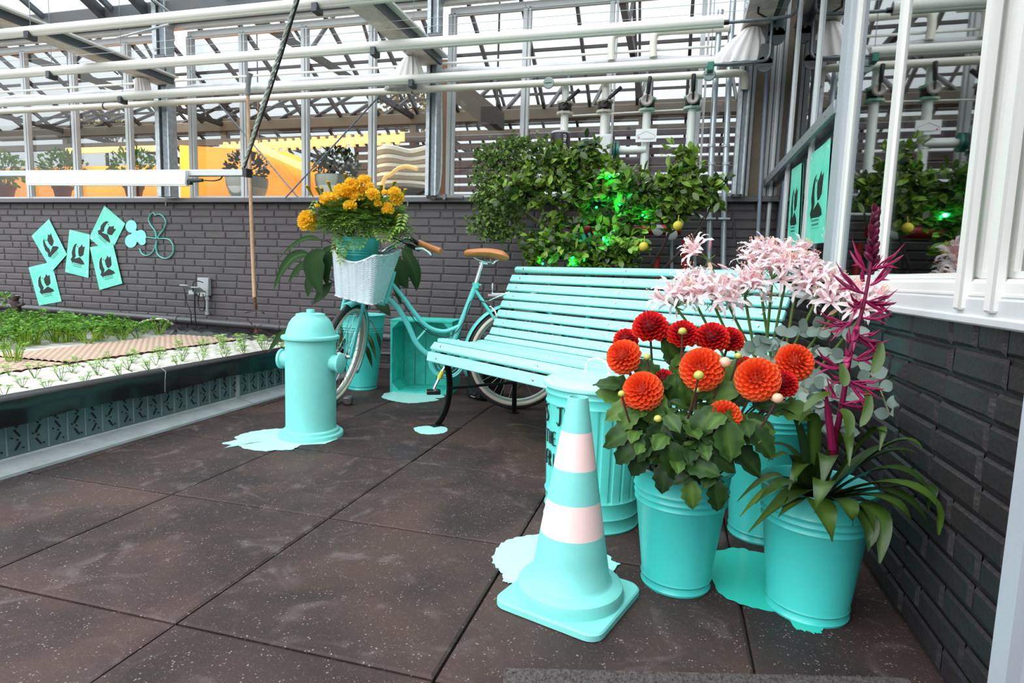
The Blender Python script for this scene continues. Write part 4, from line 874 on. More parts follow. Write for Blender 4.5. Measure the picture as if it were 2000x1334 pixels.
# ================================================================ WALL THINGS ON THE LEFT
SG=mat('socket_grey','A5ABAD',.4); t=thing('socket_box','grey weatherproof socket box with open flaps and black cables on the back wall','socket',onY(395,560,4.28))
q=MB(); q.box(onY(399,560,4.275),(.115,.04,.155),bev=.006); q.build('housing',SG,t)
for px_,py_ in ((366,562),(388,566)):
    p=onY(px_,py_,4.22); q=MB(); q.box(p,(.085,.10,.012),Matrix.Rotation(-.5,3,'X'),.004); q.build('flap',SG,t); q=MB(); q.box(p+V((.01,.05,-.03)),(.06,.05,.06),bev=.006); q.build('socket',mat('socket_pale','C4C9CA',.4),t)
q=MB(); q.tube([onY(405,577,4.27),onY(405,615,4.27)],.012,10); 
for y in (583,612): q.lathe(onY(405,y,4.27),[(.012,-.01),(.018,-.01),(.018,.01),(.012,.01)],12)
q.build('conduit',SG,t); q=MB()
q.tube(crv([onY(361,570,4.2),onY(364,590,4.2),onY(372,610,4.2),onY(374,636,4.2)],5),.0045,6); q.tube(crv([onY(381,568,4.19),onY(380,595,4.19),onY(383,640,4.19)],5),.0055,6)
q.tube(crv([onY(390,572,4.2),onY(387,590,4.2),onY(391,606,4.2),onY(398,606,4.2),onY(400,592,4.2),onY(396,574,4.2)],5),.0045,6); q.tube(crv([onY(377,570,4.2),onY(378,552,4.17),onY(386,549,4.17),onY(397,552,4.2)],5),.004,6); q.build('cable',BLACK,t)
t=thing('drain_pipe','dark grey pipe running along the foot of the back wall above the growing bed','pipe',(-4.5,4.24,.3)); q=MB(); q.tube([onY(-70,592,4.24),onY(0,597,4.24),onY(551,640,4.24),onY(765,659,4.24)],.030,14); q.build('pipe',mat('drain_grey','4A494B',.4),t)
for px_,py_ in ((127,609),(345,624),(545,640)): q=MB(); a=onY(px_,py_,4.24); q.cyl(a-V((.02,0,0)),a+V((.02,0,0)),.035,n=18); q.build('collar',mat('drain_grey','4A494B',.4),t)
q=MB(); q.tube([onY(700,688,4.25),onY(765,691,4.25)],.014,10); tag(q.build('water_pipe',mat('drain_grey','4A494B',.4)),'thin grey pipe near the floor between the tall bucket and the crate','pipe')
# posters
def postermat():
    m=mat('turquoise_poster','4FD3B4',.45,col2='86E8D2',vs=9,det=5); return m
FIG=[[(.30,.40),(.36,.31),(.45,.27),(.40,.40),(.40,.52),(.44,.62),(.38,.70),(.50,.66),(.60,.62),(.76,.72),(.80,.79),(.70,.80),(.70,.86),(.33,.86),(.30,.80),(.24,.74),(.30,.66),(.26,.55)],
     [(.52,.38),(.60,.33),(.66,.26),(.70,.33),(.78,.30),(.76,.42),(.74,.54),(.64,.60),(.56,.60),(.52,.50)],[(.47,.33),(.50,.34),(.49,.37),(.46,.36)]]
def poster(quad,to,nrm,label,lift=0.0,name='poster',grp='stencil posters',flip=False):
    q=MB(); q.poly([to(x,y)+V(nrm)*lift for x,y in quad],.0015,nrm); t=q.build(name,postermat(),smooth=False); tag(t,label,'poster',None)
    A_,B_,C_,D_=[to(x,y) for x,y in quad]
    def uv(u,v,l): 
        u=u if not flip else 1-u
        return (A_*(1-u)*(1-v)+B_*u*(1-v)+C_*u*v+D_*(1-u)*v)+V(nrm)*(lift+.0015+l)
    q=MB()
    for pl in FIG: q.poly([uv(.5+(u-.52)*1.12,.52+(v-.56)*.86,.0002) for u,v in pl],.0006,nrm)
    o=q.build('stencil_figure',mat('stencil_black','101412',.6),t,smooth=False)
    q=MB(); S=lambda u,v:(.5+(u-.52)*1.12,.52+(v-.56)*.86)
    q.poly([uv(*S(*c),.0010) for c in ((.34,.80),(.71,.81),(.70,.93),(.33,.92))],.0004,nrm); q.build('plaque',mat('plaque_teal','6FDCC6',.5),t,smooth=False)
    q=MB()
    for v in (.835,.885):
        for k in range(7): q.poly([uv(*S(.37+k*.046,v-.012),.0016),uv(*S(.37+k*.046+.03,v-.012),.0016),uv(*S(.37+k*.046+.03,v+.014),.0016),uv(*S(.37+k*.046,v+.014),.0016)],.0003,nrm)
    q.build('plaque_print',mat('print_dark_green','1E5A50',.6),t,smooth=False)
    q=MB()
    for (u,v) in ((.06,.05),(.93,.06),(.90,.93),(.1,.95),(.93,.86)):
        q.poly([uv(u-.03,v-.02,.0004),uv(u+.03,v-.015,.0004),uv(u+.03,v+.02,.0004),uv(u-.03,v+.015,.0004)],.0003,nrm)
    q.build('tape_patch',mat('tape_pale','CFF6EC',.25),t,smooth=False); return t
f_=5.5556; W_=lambda x,y:onY(x/f_,380+y/f_,YB-.0075)
poster([(350,450),(540,265),(735,650),(575,832)],W_,(0,-1,0),'turquoise stencil poster tilted strongly, second from the left on the brick wall',.006)
poster([(760,380),(980,435),(965,905),(712,840)],W_,(0,-1,0),'turquoise stencil poster hanging nearly straight in the middle of the brick wall cluster',.004)
poster([(1135,118),(1360,315),(1190,660),(968,470)],W_,(0,-1,0),'turquoise stencil poster at the top of the cluster, beside the clover shapes',.0)
poster([(985,572),(1235,530),(1337,965),(1090,1035)],W_,(0,-1,0),'turquoise stencil poster at the right of the cluster, below the topmost one',.008)
poster([(310,790),(560,730),(670,1160),(425,1205)],W_,(0,-1,0),'turquoise stencil poster lowest on the brick wall, at the bottom left of the cluster',.0)
WX=lambda x,y:onX(x,y,XW+.006)
poster([(1547,331),(1566,318),(1558,483),(1537,483)],WX,(-1,0,0),'turquoise stencil poster in the side window, the farther and narrower-looking one',.0)
poster([(1584,302),(1623,271),(1610,474),(1573,478)],WX,(-1,0,0),'turquoise stencil poster in the side window, the nearer one left of the thick post',.0)
# clover shapes
CLM=mat('clover_turquoise','84E6DA',.45)
q=MB()
for ci_,(cx,cy,rx,ry) in enumerate(((1425,345,60,68),(1423,505,64,72),(1528,455,60,72),(1545,510,40,38),(1475,430,45,40))):
    q.poly([W_(cx+rx*cos(a_),cy+ry*sin(a_)) for a_ in [2*PI*i/24 for i in range(24)]],.002+ci_*.0006,(0,-1,0))
tag(q.build('clover_cutout',CLM,smooth=False),'solid pale turquoise clover-shaped cut-out on the brick wall','cut-out')
q=MB(); cl=[(1700,478),(1690,400),(1640,330),(1618,270),(1640,215),(1672,200),(1692,225),(1715,212),(1760,225),(1800,275),(1800,330),(1765,400),(1715,470),(1790,478),(1850,495),(1885,560),(1878,640),(1830,688),(1760,685),(1712,640),(1698,570),(1706,500),(1690,560),(1650,640),(1590,662),(1540,635),(1522,585)]
q.tube(crv([W_(x,y)+V((0,-.004,0)) for x,y in cl],4),.0085,8,flat=.5); q.tube(crv([W_(x,y)+V((0,-.004,0)) for x,y in ((1590,462),(1650,470),(1705,478))],4),.0085,8,flat=.5)
tag(q.build('clover_outline',CLM),'open outline clover shape of pale turquoise rope on the brick wall','cut-out')
# ================================================================ HANGING LAMP BAR, ROPE, HOE
LY=3.3; t=thing('lamp_bar','hanging grey bar with a long white lamp panel in front of the terracotta pots','lamp',onY(240,340,LY))
a,b_=onY(-60,340,LY),onY(484,338,LY); q=MB(); q.beam(a,b_,.045,.04,bev=.004); q.build('bar',mat('bar_grey','B7BCBE',.35,metal=.3),t)
a,b_=onY(55,347,LY-.03),onY(366,347,LY-.03); q=MB(); q.beam(a,b_,.04,.095,bev=.004); q.beam(a-V((0,0,.05)),b_-V((0,0,.05)),.03,.006); q.build('lamp_panel',mat('panel_white','EDEEEF',.35),t)
q=MB(); a=onY(483,338,LY); q.box(a,(.03,.055,.05)); q.build('end_cap',BLACK,t)
q=MB(); a=onY(370,353,LY-.02); q.tube([a,onY(396,352,LY-.02)],[.014,.011],8); q.tube(crv([onY(396,352,LY-.02),onY(418,353,LY),onY(430,350,LY),onY(435,343,LY)],4),.0045,6); q.box(a+V((0,0,-.01)),(.035,.03,.03),bev=.004); q.build('plug_and_cable',mat('plug_dark_green','18302A',.4),t)
def rope(a,b_,lab):
    t=thing('rope',lab,'rope',b_); q=MB(); n=90; d=(b_-a); 
    for ph in (0,PI/2*2): q.tube([a+d*(i/n)+V((cos(i*.9+ph),sin(i*.9+ph)*.5,0))*.0065 for i in range(n+1)],.0065,6)
    q.build('braid',mat('rope_pale','DDE4DE',.7,col2='7A8A82',vs=120),t); q=MB(); q.tube(crv([a+V((.012,0,0)),a.lerp(b_,.5)+V((.03,-.01,0)),b_+V((.012,0,0))],8),.0055,6); q.build('black_cable',BLACK,t); return t
rp1=onY(588,-30,2.6); rope(onY(474,330,LY),rp1,'pale braided rope with a black cable running up from the end of the lamp bar')
rope(onY(-40,330,LY),onY(-60,-60,3.3),'pale braided rope holding the left end of the lamp bar')
HY=3.82; t=thing('hoe','wooden-handled hoe hanging upright in front of the back glazing','hoe',onY(500,608,HY))
q=MB(); P=[onY(484,183,HY),onY(487,300,HY),onY(491,430,HY),onY(497,582,HY)]; q.tube(crv(P,5),[.0125]*10+[.0135]*6,12); q.build('handle',mat('pale_wood','B58E6C',.6,col2='C9A688',vs=20,bump=.3,bs=60),t)
q=MB(); q.tube([onY(484,186,HY),onY(484.5,170,HY),onY(486,152,HY),onY(488,143,HY)],[.017,.0165,.018,.024],12); q.build('grip',mat('grip_grey','777C80',.6),t)
q=MB(); q.tube([onY(497,580,HY),onY(498.5,596,HY),onY(499,606,HY)],[.014,.010,.006],10); q.build('ferrule',mat('rusty','5E3A26',.7,var=.4,vs=40),t)
q=MB(); P=crv([onY(479,611,HY-.0),onY(490,608,HY-.02),onY(500,607,HY-.025),onY(511,609,HY-.02),onY(516,612,HY)],4); q.tube(P,.006,6,flat=.7); q.build('blade',mat('blade_dark','4A3B36',.5,metal=.4),t)
# ================================================================ LEDGE BEHIND THE GLASS AND ITS POTS
q=MB(); q.box((-3.3,YB+.27,ZS+.02),(7.8,.30,.03)); q.box((-3.3,YB+.27,ZS/2),(7.8,.3,ZS)); struct(q.build('trim_8',mat('ledge_cream','C9A26A',.6)))
LZ=ZS+.036
PETM=leafmat('bushy_leaf','2F6A16','8FB94A',.7,.5,.1); BEGL=leafmat('begonia_leaf','2A1C10','4F662A',.6,.35,.1)
def foliage_ball(q,c,rx,ry,rz_,n,L,W,n_=2,up=.35,shell=.5):
    for i in range(n):
        d=rv(); k=(shell+(1-shell)*rnd.random()); p=c+V((d.x*rx*k,d.y*ry*k,d.z*rz_*k)); q.leaf(p,d+rv()*.8+V((0,0,up)),rv()+V((0,0,1)),L*U(.7,1.2),W*U(.7,1.2),U(0,.5),a=rnd.random(),n=n_)
for (px_,r_,h_,fx,fh,lab) in ((12,.085,.16,.20,.18,'terracotta pot with a green bushy herb on the sill, leftmost at the photo edge'),(123,.085,.15,.27,.17,'terracotta pot with a green bushy herb on the sill, second from the left'),(262,.085,.15,.27,.17,'terracotta pot with a green bushy herb on the sill, beside the left steel column')):
    p=onY(px_,384,4.52); p.z=LZ; t=thing('potted_herb',lab,'potted plant',p); q=MB(); q.lathe(p,[(0,0),(r_*.62,0),(r_*.9,h_*.8),(r_,h_*.8),(r_*1.03,h_),(r_*.92,h_),(r_*.88,h_*.85),(0,h_*.85)],32); q.build('pot',mat('terracotta','8A4A34',.75,var=.15,vs=12),t)
    q=MB(); foliage_ball(q,p+V((0,0,h_+.16)),fx,.14,fh,430,.05,.03); q.build('foliage',PETM,t,attr=True); q=MB()
    for i in range(12): a_=rv(); q.tube([p+V((0,0,h_*.85)),p+V((a_.x*fx*.8,a_.y*.1,h_+.12+abs(a_.z)*.16))],.003,4)
    q.build('stems',mat('herb_stem','6C7A3A',.6),t)
for (px_,lab) in ((483,'grey and white glazed bowl with dark-leaved white begonia, left one beside the hoe'),(657,'grey and white glazed bowl with dark-leaved white begonia, right one above the marigolds')):
    p=onY(px_,383,4.50); p.z=LZ; t=thing('potted_begonia',lab,'potted plant',p); h_=.20; R0=.17
    q=MB(); q.lathe(p,[(0,0),(.10,0),(.145,.06),(.162,.11)],48); q.build('bowl_lower',mat('bowl_white','CFCFC8',.3,var=.05,vs=8),t)
    q=MB(); q.lathe(p,[(.162,.11),(.172,.165),(.170,h_-.004),(.174,h_),(.165,h_),(.158,h_-.02),(0,h_-.03)],48); q.build('bowl_rim_band',mat('bowl_grey_green','9AA092',.35,var=.05,vs=8),t)
    q=MB(); foliage_ball(q,p+V((0,0,h_+.09)),.19,.12,.13,260,.05,.038); q.build('foliage',BEGL,t,attr=True)
    q=MB()
    for i in range(34):
        d=rv(); c=p+V((d.x*.19,d.y*.13-.02,h_+.10+d.z*.13))
        for k in range(4): a_=2*PI*k/4+i; q.leaf(c,V((cos(a_),-.3,sin(a_))),V((0,-1,.3)),.016,.014,n=2)
    q.build('flowers',mat('begonia_white','E9E6E2',.5),t)
# ================================================================ GROWING BED
bed=thing('growing_bed','low galvanised growing bed edged with black liner along the left','planter',(-2.33,2.6,0))
EDX=-2.33; Y0b,Y1b=1.0,3.93
ZINC=mat('bed_zinc','53656A',.45,metal=.35,col2='6E8286',vs=3); ZINCF=mat('bed_flange','A6ACAE',.5,metal=.25,var=.15,vs=10,bump=.1,bs=80)
yj=onX(463,795,EDX-.04).y
q=MB()
for (y0,y1) in ((Y0b,yj-.004),(yj+.004,Y1b)):
    vs=[]; 
    for y in (y0,y1): vs+=[V((EDX+.07,y,.001)),V((EDX+.068,y,.012)),V((EDX-.035,y,.034)),V((EDX-.041,y,.04)),V((EDX-.041,y,.03)),V((EDX+.06,y,.001))]
    q.add(vs,[(i,i+1,i+7,i+6) for i in range(5)]+[(0,1,2,3,4,5),(6,7,8,9,10,11)])
q.box((EDX-.038,yj,.10),(.02,.02,.14)); q.build('flange',ZINCF,bed,smooth=False)
q=MB(); q.box((EDX-.045,(Y0b+Y1b)/2,.12),(.006,Y1b-Y0b,.22)); nf0=len(q.f); r2=MB(); k=0; y=Y0b+.03
while y<Y1b-.03:
    s=1 if k%2 else -1
    for z in (.075,.125,.17): 
        sg=s*(1 if z!=.125 else -1)
        q.box((EDX-.040,y,z),(.004,.005,.034),Matrix.Rotation(sg*.6,3,'X'))
        s=s
    for z,dy in ((.10,0),(.15,.0),(.065,.02),(.11,-.02)): q.cyl((EDX-.043,y+dy,z),(EDX-.0375,y+dy,z),.0032,n=6)
    r2.tube([V((EDX-.041,y+.039,.045)),V((EDX-.041,y+.039,.2))],.003,5); y+=.078; k+=1
po=q.build('side_panel',ZINC,bed,smooth=False); po.data.materials.append(mat('slot_dark','0C1012',.8))
for f_i,pl_ in enumerate(po.data.polygons):
    if f_i>=nf0: pl_.material_index=1
r2.build('ribs',mat('rib_zinc','8C999C',.4,metal=.4),bed)
LIN=mat('black_liner','101214',.28,bump=.35,bs=16); vs=[];ny=70
for i in range(ny+1):
    y=Y0b+(Y1b-Y0b)*i/ny; w1=.006*sin(i*.9)+.004*sin(i*2.1); zl=.172+.006*sin(i*.35)
    for (dx,z) in ((.004+w1,zl),(.006+w1*.5,.22),(.004,.262),(-.008,.276),(-.03,.282),(-.055,.278),(-.075,.262),(-.09,.24),(-.10,.20)): vs.append(V((EDX+dx,y,z)))
q=MB(); q.add(vs,[(i*9+k,i*9+k+1,(i+1)*9+k+1,(i+1)*9+k) for i in range(ny) for k in range(8)]); ln=q.build('liner',LIN,bed,smooth='all')
q=MB(); ya=onX(318,735,EDX).y
q.tube([V((EDX+.009,ya,.17)),V((EDX+.012,ya,.23)),V((EDX+.008,ya+.01,.268)),V((EDX-.03,ya+.015,.286)),V((EDX-.05,ya+.015,.284))],.0018,5); q.build('liner_seam',mat('seam_pale','8E9294',.5),ln)
vs=[];nx=150
for i in range(nx+1):
    x=-7.2+(EDX+7.2)*i/nx; 
    for k,(dy,z) in enumerate(((-.09,.22),(-.06,.262),(-.03,.28),(.01,.285),(.05,.275),(.08,.25),(.10,.20))): vs.append(V((x,3.86+dy+.008*sin(i*1.9+k),z+.009*sin(i*1.3+k*.8)+.006*sin(i*2.9))))
q=MB(); q.add(vs,[(i*7+k,i*7+k+1,(i+1)*7+k+1,(i+1)*7+k) for i in range(nx) for k in range(6)]); q.build('back_liner',mat('black_liner_crinkled','141416',.22),bed,smooth='all')
q=MB(); q.box((-4.75,2.45,.12),(4.75,2.9,.1)); q.build('water_tray',mat('wet_dark','1C1A18',.3),bed)
q=MB(); q.box((-4.75,3.96,.1),(4.9,.03,.2)); q.build('back_panel',ZINC,bed)
def raft(x0,x1,y0,y1,pu,pv,h,zb_,label,m_,ox,oy,res,name='foam_raft',fn=0):
    nx=int((x1-x0)/res); ny_=int((y1-y0)/res); vs=[];at=[]
    for j in range(ny_+1):
        for i in range(nx+1):
            x=x0+(x1-x0)*i/nx; y=y0+(y1-y0)*j/ny_; u=(x-ox)/pu; v=(y-oy)/pv
            f=(abs(sin(PI*2*u*(.5 if fn else 1)))**.55)*(abs(sin(PI*2*v*(.5 if fn else 1)))**.55)
            if fn==2: f=(abs(sin(PI*u))*abs(sin(PI*v)))**.45
            if fn==0: 
                g=min(((u-round(u))**2+(v-round(v))**2)**.5*3.2,1); g2=min((((u-.5)-round(u-.5))**2+((v-.5)-round(v-.5))**2)**.5*5,1); f=(.45+.55*f)*min(g+.15,1)*(.35+.65*g2)
            vs.append(V((x,y,zb_+h*f))); at.append(f)
    q=MB(); q.v=vs; q.a=at; W=nx+1; q.f=[(j*W+i,j*W+i+1,(j+1)*W+i+1,(j+1)*W+i) for j in range(ny_) for i in range(nx)]
    n0=len(q.v); q.add([(x0,y0,zb_-.03),(x1,y0,zb_-.03),(x1,y1,zb_-.03),(x0,y1,zb_-.03),(x0,y0,zb_+.002),(x1,y0,zb_+.002),(x1,y1,zb_+.002),(x0,y1,zb_+.002)],[(0,1,5,4),(1,2,6,5),(2,3,7,6),(3,0,4,7),(0,3,2,1)],.15)
    o=q.build(name,m_,smooth='all',attr=True); return tag(o,label,'raft')
RW=leafmat('foam_white','4A3E32','D2D2CE',.6,0,.3,mid=(.42,'ADA498')); RT=leafmat('foam_tan','4E3626','CDB9AA',.6,0,.3,mid=(.6,'A98D78'))
rows=[1.20+.1695*i for i in range(16)]; cols=[-2.497,-2.640,-2.797,-2.957]
# the seedling lattice in the photo: rows 0.1695 m, columns about 0.153 m
raft(-3.03,-2.42,1.05,1.05+1.30,.153,.1695,.024,.224,'white foam raft with small seedlings, nearer one along the black edge',RW,-2.957,2.045,.0125)
raft(-3.03,-2.42,2.36,3.72,.153,.1695,.024,.224,'white foam raft with small seedlings, farther one towards the hydrant',RW,-2.957,2.045,.0125)
raft(-3.60,-3.045,1.05,2.40,.047,.047,.012,.238,'tan-stained foam raft of small cells without plants, nearer one',RT,0,0,.0094,fn=2)
raft(-3.60,-3.045,2.41,3.70,.047,.047,.012,.242,'tan-stained foam raft of small cells without plants, farther one by the back liner',RT,0,0,.0094,fn=2)
raft(-6.6,-3.62,1.6,3.74,.2,.2,.02,.222,'white foam raft under the parsley',RW,0,0,.04)
SEEDL=leafmat('seedling_leaf','4E7A2A','A6CC6E',.5,.35)
protos=[]
for v_ in range(4):
    q=MB(); 
    for s in range(rnd.randint(4,6)):
        a_=U(0,2*PI); tl=U(.02,.04); b0=V((0,0,.0)); tip=V((cos(a_)*tl*.7,sin(a_)*tl*.7,U(.022,.048)*1.15)); q.tube([b0,tip],.0011,4)
        for k in range(4):
            d=V((cos(a_+k*1.6),sin(a_+k*1.6),U(-.1,.5))); q.leaf(tip,d,V((0,0,1)),U(.014,.022),U(.012,.018),U(0,.5),a=U(.3,1),n=2)
    q.v=[p.copy() for p in q.v]; me_=q; e=thing('seedling','small pale green herb seedling in a dark hole of the white foam raft','seedling',(0,0,0),group='seedlings in the white foam rafts')
    q.build('leaves',SEEDL,e,attr=True); q2=MB(); q2.lathe(V((0,0,-.003)),[(.034,-.012),(.030,.001),(0,.003)],12); q2.build('soil_plug',SOIL,e); protos.append((e,kids(e)))
first=[True]*4; CN={x:0 for x in cols}
for r_ in range(-5,10):
    y=2.045+.1695*r_
    if y<1.55 or y>3.66: continue
    for x in cols:
        if rnd.random()<.04: continue
        v_=rnd.randrange(4); e,ch=protos[v_]; L_=(x+U(-.006,.006),y+U(-.006,.006),.238); sc=U(1.0,1.4)*(1.3 if y>2.9 else 1)
        nn_=['first','second','third','fourth','fifth','sixth','seventh','eighth','ninth','tenth','eleventh','twelfth','thirteenth','fourteenth','fifteenth'][CN[x]]; CN[x]+=1
        lab_=f'small herb seedling, {nn_} from the left in the row '+{-2.497:'nearest the bed edge',-2.640:'second from the bed edge',-2.797:'third from the bed edge',-2.957:'farthest from the bed edge'}[x]
        if first[v_]: e.location=L_; e.rotation_euler=(0,0,U(0,6)); e['label']=lab_; first[v_]=False
        else: dup(e,L_,U(0,6),lab_,scale=sc,ch=ch)
PARL=leafmat('parsley_leaf','356B14','7DB53A',.5,.3); PARS=leafmat('parsley_stem','6E9A1E','A9CC3F',.5,.2)
pro=[]
for v_ in range(5):
    cut=v_>=3; e=thing('parsley_clump','',"herb clump",(0,0,0)); q=MB(); s_=MB()
    for s in range(34 if cut else 22):
        a_=U(0,2*PI); r_=U(.005,.03); h=U(.07,.11) if cut else U(.05,.12); b0=V((cos(a_)*r_,sin(a_)*r_,0)); tip=V((cos(a_)*(r_+h*(.3 if cut else .75)),sin(a_)*(r_+h*(.3 if cut else .75)),h)); s_.tube([b0,(b0+tip)/2+V((0,0,.01)),tip],.0017,4,a=rnd.random())
        for k in range(1 if cut else 7):
            d=V((cos(a_+k*2.4),sin(a_+k*2.4),U(-.2,.6))); q.leaf(tip+rv()*.01*(0 if cut else 1),d,V((0,0,1))+rv()*.3,U(.02,.034),U(.018,.03),U(0,.6),a=rnd.random(),n=2)
    q.build('leaves',PARL,e,attr=True); s_.build('stems',PARS,e,attr=True); pro.append((e,kids(e)))
used=[False]*5
def putp(v_,x,y,sc,lab,grp):
    e,ch=pro[v_]; L_=(x,y,.238)
    if not used[v_]: e.location=L_; e.scale=(sc,)*3; e['label']=lab; e['group']=grp; used[v_]=True
    else: dup(e,L_,U(0,6),lab,grp,sc,ch)
for i,(px_,py_) in enumerate(((28,708),(60,680),(107,668),(150,662),(190,657),(243,655),(300,645),(345,640),(0,690))):
    p=onZ(px_,py_,.24)
    if i in (0,2,3,5): putp(3+i%2,p.x,p.y,1.0,'cut parsley clump with bright upright stems at the front of the parsley patch','cut parsley clumps at the front of the patch')
for (px_,py_) in ((195,665),(130,668),(48,676),(70,672)):
    p=onZ(px_,py_,.24); putp(3+rnd.randrange(2),p.x,p.y,1.05,'cut parsley clump with bright upright stems at the front of the parsley patch','cut parsley clumps at the front of the patch')
for j in range(10):
    for i in range(15):
        x=-3.74-i*.19+U(-.05,.05); y=3.68-j*.19+U(-.05,.05)
        px_,py_=proj(V((x,y,.24)))
        if px_<-50 or px_>370 or y<1.7: continue
        if x>-3.9 and y<2.9: continue
        putp(rnd.randrange(3),x,y,U(.8,1.15),'leafy green parsley clump growing in the foam raft at the left of the bed','leafy parsley clumps in the bed')
# pruned stump and small odds by the back liner
t=thing('pruned_stump','pruned brown vine stump with a pale cut top behind the parsley at the far left','stump',onY(30,610,3.99)); q=MB(); BRK=mat('bark','3B2F28',.8,bump=.6,bs=40)
q.tube(crv([onY(28,640,3.99),onY(32,600,3.99),onY(28,590,3.99),onY(33,578,3.99)],4),[.04]*4+[.035]*5+[.025]*4,10); q.tube([onY(32,598,3.99),onY(46,594,3.97)],.014,8); q.tube(crv([onY(26,588,3.99),onY(10,578,3.98),onY(-10,570,3.98)],4),.006,6); q.build('trunk',BRK,t)
q=MB(); q.lathe(onY(33,577.5,3.99),[(.022,0),(0,.004)],12); q.build('cut_face',mat('cut_wood','D2BE9A',.6),t)
q=MB(); foliage_ball(q,onY(8,585,3.95),.07,.04,.05,26,.05,.035); q.build('leaves',PARL,t,attr=True)
q=MB(); foliage_ball(q,onY(500,640,3.9),.05,.03,.02,12,.05,.025,up=.1); tag(q.build('dry_leaves',leafmat('dry_leaf','3A2620','6B4632',.7,.1),attr=True),'withered brown leaves lying on the crinkled black liner below the hoe','leaves')
q=MB(); q.tube(crv([onY(255,640,3.85),onY(290,625,3.85),onY(320,624,3.85),onY(338,634,3.85)],5),.008,8); tag(q.build('hose',mat('hose_pale','C9C3AC',.5)),'short pale hose arching over the back liner beside the parsley','hose')
# ================================================================ FLOWERS AND FOLIAGE IN FRONT
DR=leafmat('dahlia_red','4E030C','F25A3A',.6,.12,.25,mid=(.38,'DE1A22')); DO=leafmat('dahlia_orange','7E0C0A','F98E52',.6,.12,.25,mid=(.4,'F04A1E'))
DLEAF=leafmat('dahlia_leaf','10240B','54742E',.5,.1,.3,mid=(.5,'28461A')); STEMD=mat('dahlia_stem','4A2E26',.5,var=.3,vs=30); STEMG=mat('green_stem','5F7A2E',.5,var=.2,vs=20); BUDG=leafmat('bud_green','7C8A2A','D7CF6A',.4,.1)
def dahlia_head(q,c,ax,R,n=170,tone=0.0):
    ax=V(ax).normalized(); s_,u=frame(ax); ga=PI*(3-5**.5)
    for i in range(n):
        f=(i+.5)/n; th=f**.62*2.15; ph=i*ga
        d=(ax*cos(th)+(s_*cos(ph)+u*sin(ph))*sin(th)).normalized(); tg=(s_*cos(ph)+u*sin(ph))
        L=R*(.36+.18*f); W=R*(.20+.30*min(1,f*1.5)); base=c+d*(R*(.60)); out=(d*.8+tg*.55-ax*.12*f).normalized(); nrm=(ax+d*.2-out*out.dot(ax)).normalized() if f<.8 else (ax-out*out.dot(ax)).normalized()
        sd=out.cross(nrm); sd=sd.normalized() if sd.length>1e-3 else s_; nn=sd.cross(out).normalized(); vs=[];at=[]
        for (t,wd,lift) in ((0,.45,0),(.45,1.0,.04),(.8,.9,.16),(1.0,.25,.34)):
            p=base+out*(L*t)+nn*(L*lift); cup=.7*wd
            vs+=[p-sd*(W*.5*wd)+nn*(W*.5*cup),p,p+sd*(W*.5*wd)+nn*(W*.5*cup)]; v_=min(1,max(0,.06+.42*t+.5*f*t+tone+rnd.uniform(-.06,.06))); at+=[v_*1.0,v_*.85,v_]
        fs=[];
        for k in range(3): b_=3*k; fs+=[(b_,b_+1,b_+4,b_+3),(b_+1,b_+2,b_+5,b_+4)]
        q.add(vs,fs,at)
    q.sphere(c,R*.55,12,8,a=.02+tone)
def serr_leaf(q,p,d,up,L,W,droop=.5,a=.5,n=9):
    """dahlia leaf: broad, toothed, slightly folded"""
    d=V(d).normalized(); sd=d.cross(V(up)); sd=sd.normalized() if sd.length>1e-3 else frame(d)[0]; u=sd.cross(d); pos=V(p); ang=0; vs=[];at=[]
    for i in range(n+1):
        t=i/n; w_=W*.5*(max(0,sin(PI*t**.8))**.8)*(1+.10*(1 if i%2 else -1)); dd=d*cos(ang)-u*sin(ang); uu=u*cos(ang)+d*sin(ang); wv=.06*W*sin(i*2.2+a*9)
        vs+=[pos-sd*w_+uu*(w_*.22+wv),pos-sd*w_*.5+uu*(w_*.14),pos-uu*W*.02,pos+sd*w_*.5+uu*(w_*.14),pos+sd*w_+uu*(w_*.22-wv)]; at+=[min(1,a+.12),a,max(0,a-.15) if False else min(1,a+.3),a,min(1,a+.12)]
        pos=pos+dd*(L/n); ang+=droop/n
    q.add(vs,[(5*i+k,5*i+k+1,5*i+5+k+1,5*i+5+k) for i in range(n) for k in range(4)],at)
dtop=DC+V((0,0,.29))
DBL=[(1271,640,32,1.56,0,.1,'at the top, left of the bud-fronted one'),(1223,664,22,1.60,0,.6,'small one peeking out at the upper left, behind another bloom'),(1218,697,31,1.50,1,-.6,'leftmost large one'),
(1255,764,35,1.43,1,-.2,'lowest left large orange one'),(1296,742,21,1.52,0,.9,'half-open one tucked right of the lowest left bloom'),(1334,654,28,1.55,0,.2,'at the top with a green bud in front of it'),
(1391,660,30,1.56,0,.1,'left one of the touching pair at top'),(1425,664,25,1.60,0,.4,'right one of the touching pair at top'),(1371,721,38,1.45,1,.1,'large central one with a green bud before it'),
(1480,741,38,1.44,1,.25,'large pale orange one facing the camera at the right'),(1455,712,16,1.54,0,.2,'small deep red one peeking out above the pale orange one'),(1528,749,27,1.50,0,.9,'red one half hidden right of the pale orange one'),
(1552,708,33,1.55,1,.6,'rightmost one, standing apart'),(1415,815,30,1.42,1,.5,'lowest one, partly covered by leaves'),(1228,786,16,1.46,1,-.5,'small one hanging under the lowest left bloom')]
def stem_to(t,c,base,r=.0032,m_=None,bend=.25):
    mid=(c+base)/2+V(((c.x-base.x)*bend,(c.y-base.y)*bend,.01)); q=MB(); P=bez(base,mid,c,9); q.tube(P,r,7); q.build('stem',m_ or STEMD,t); return P
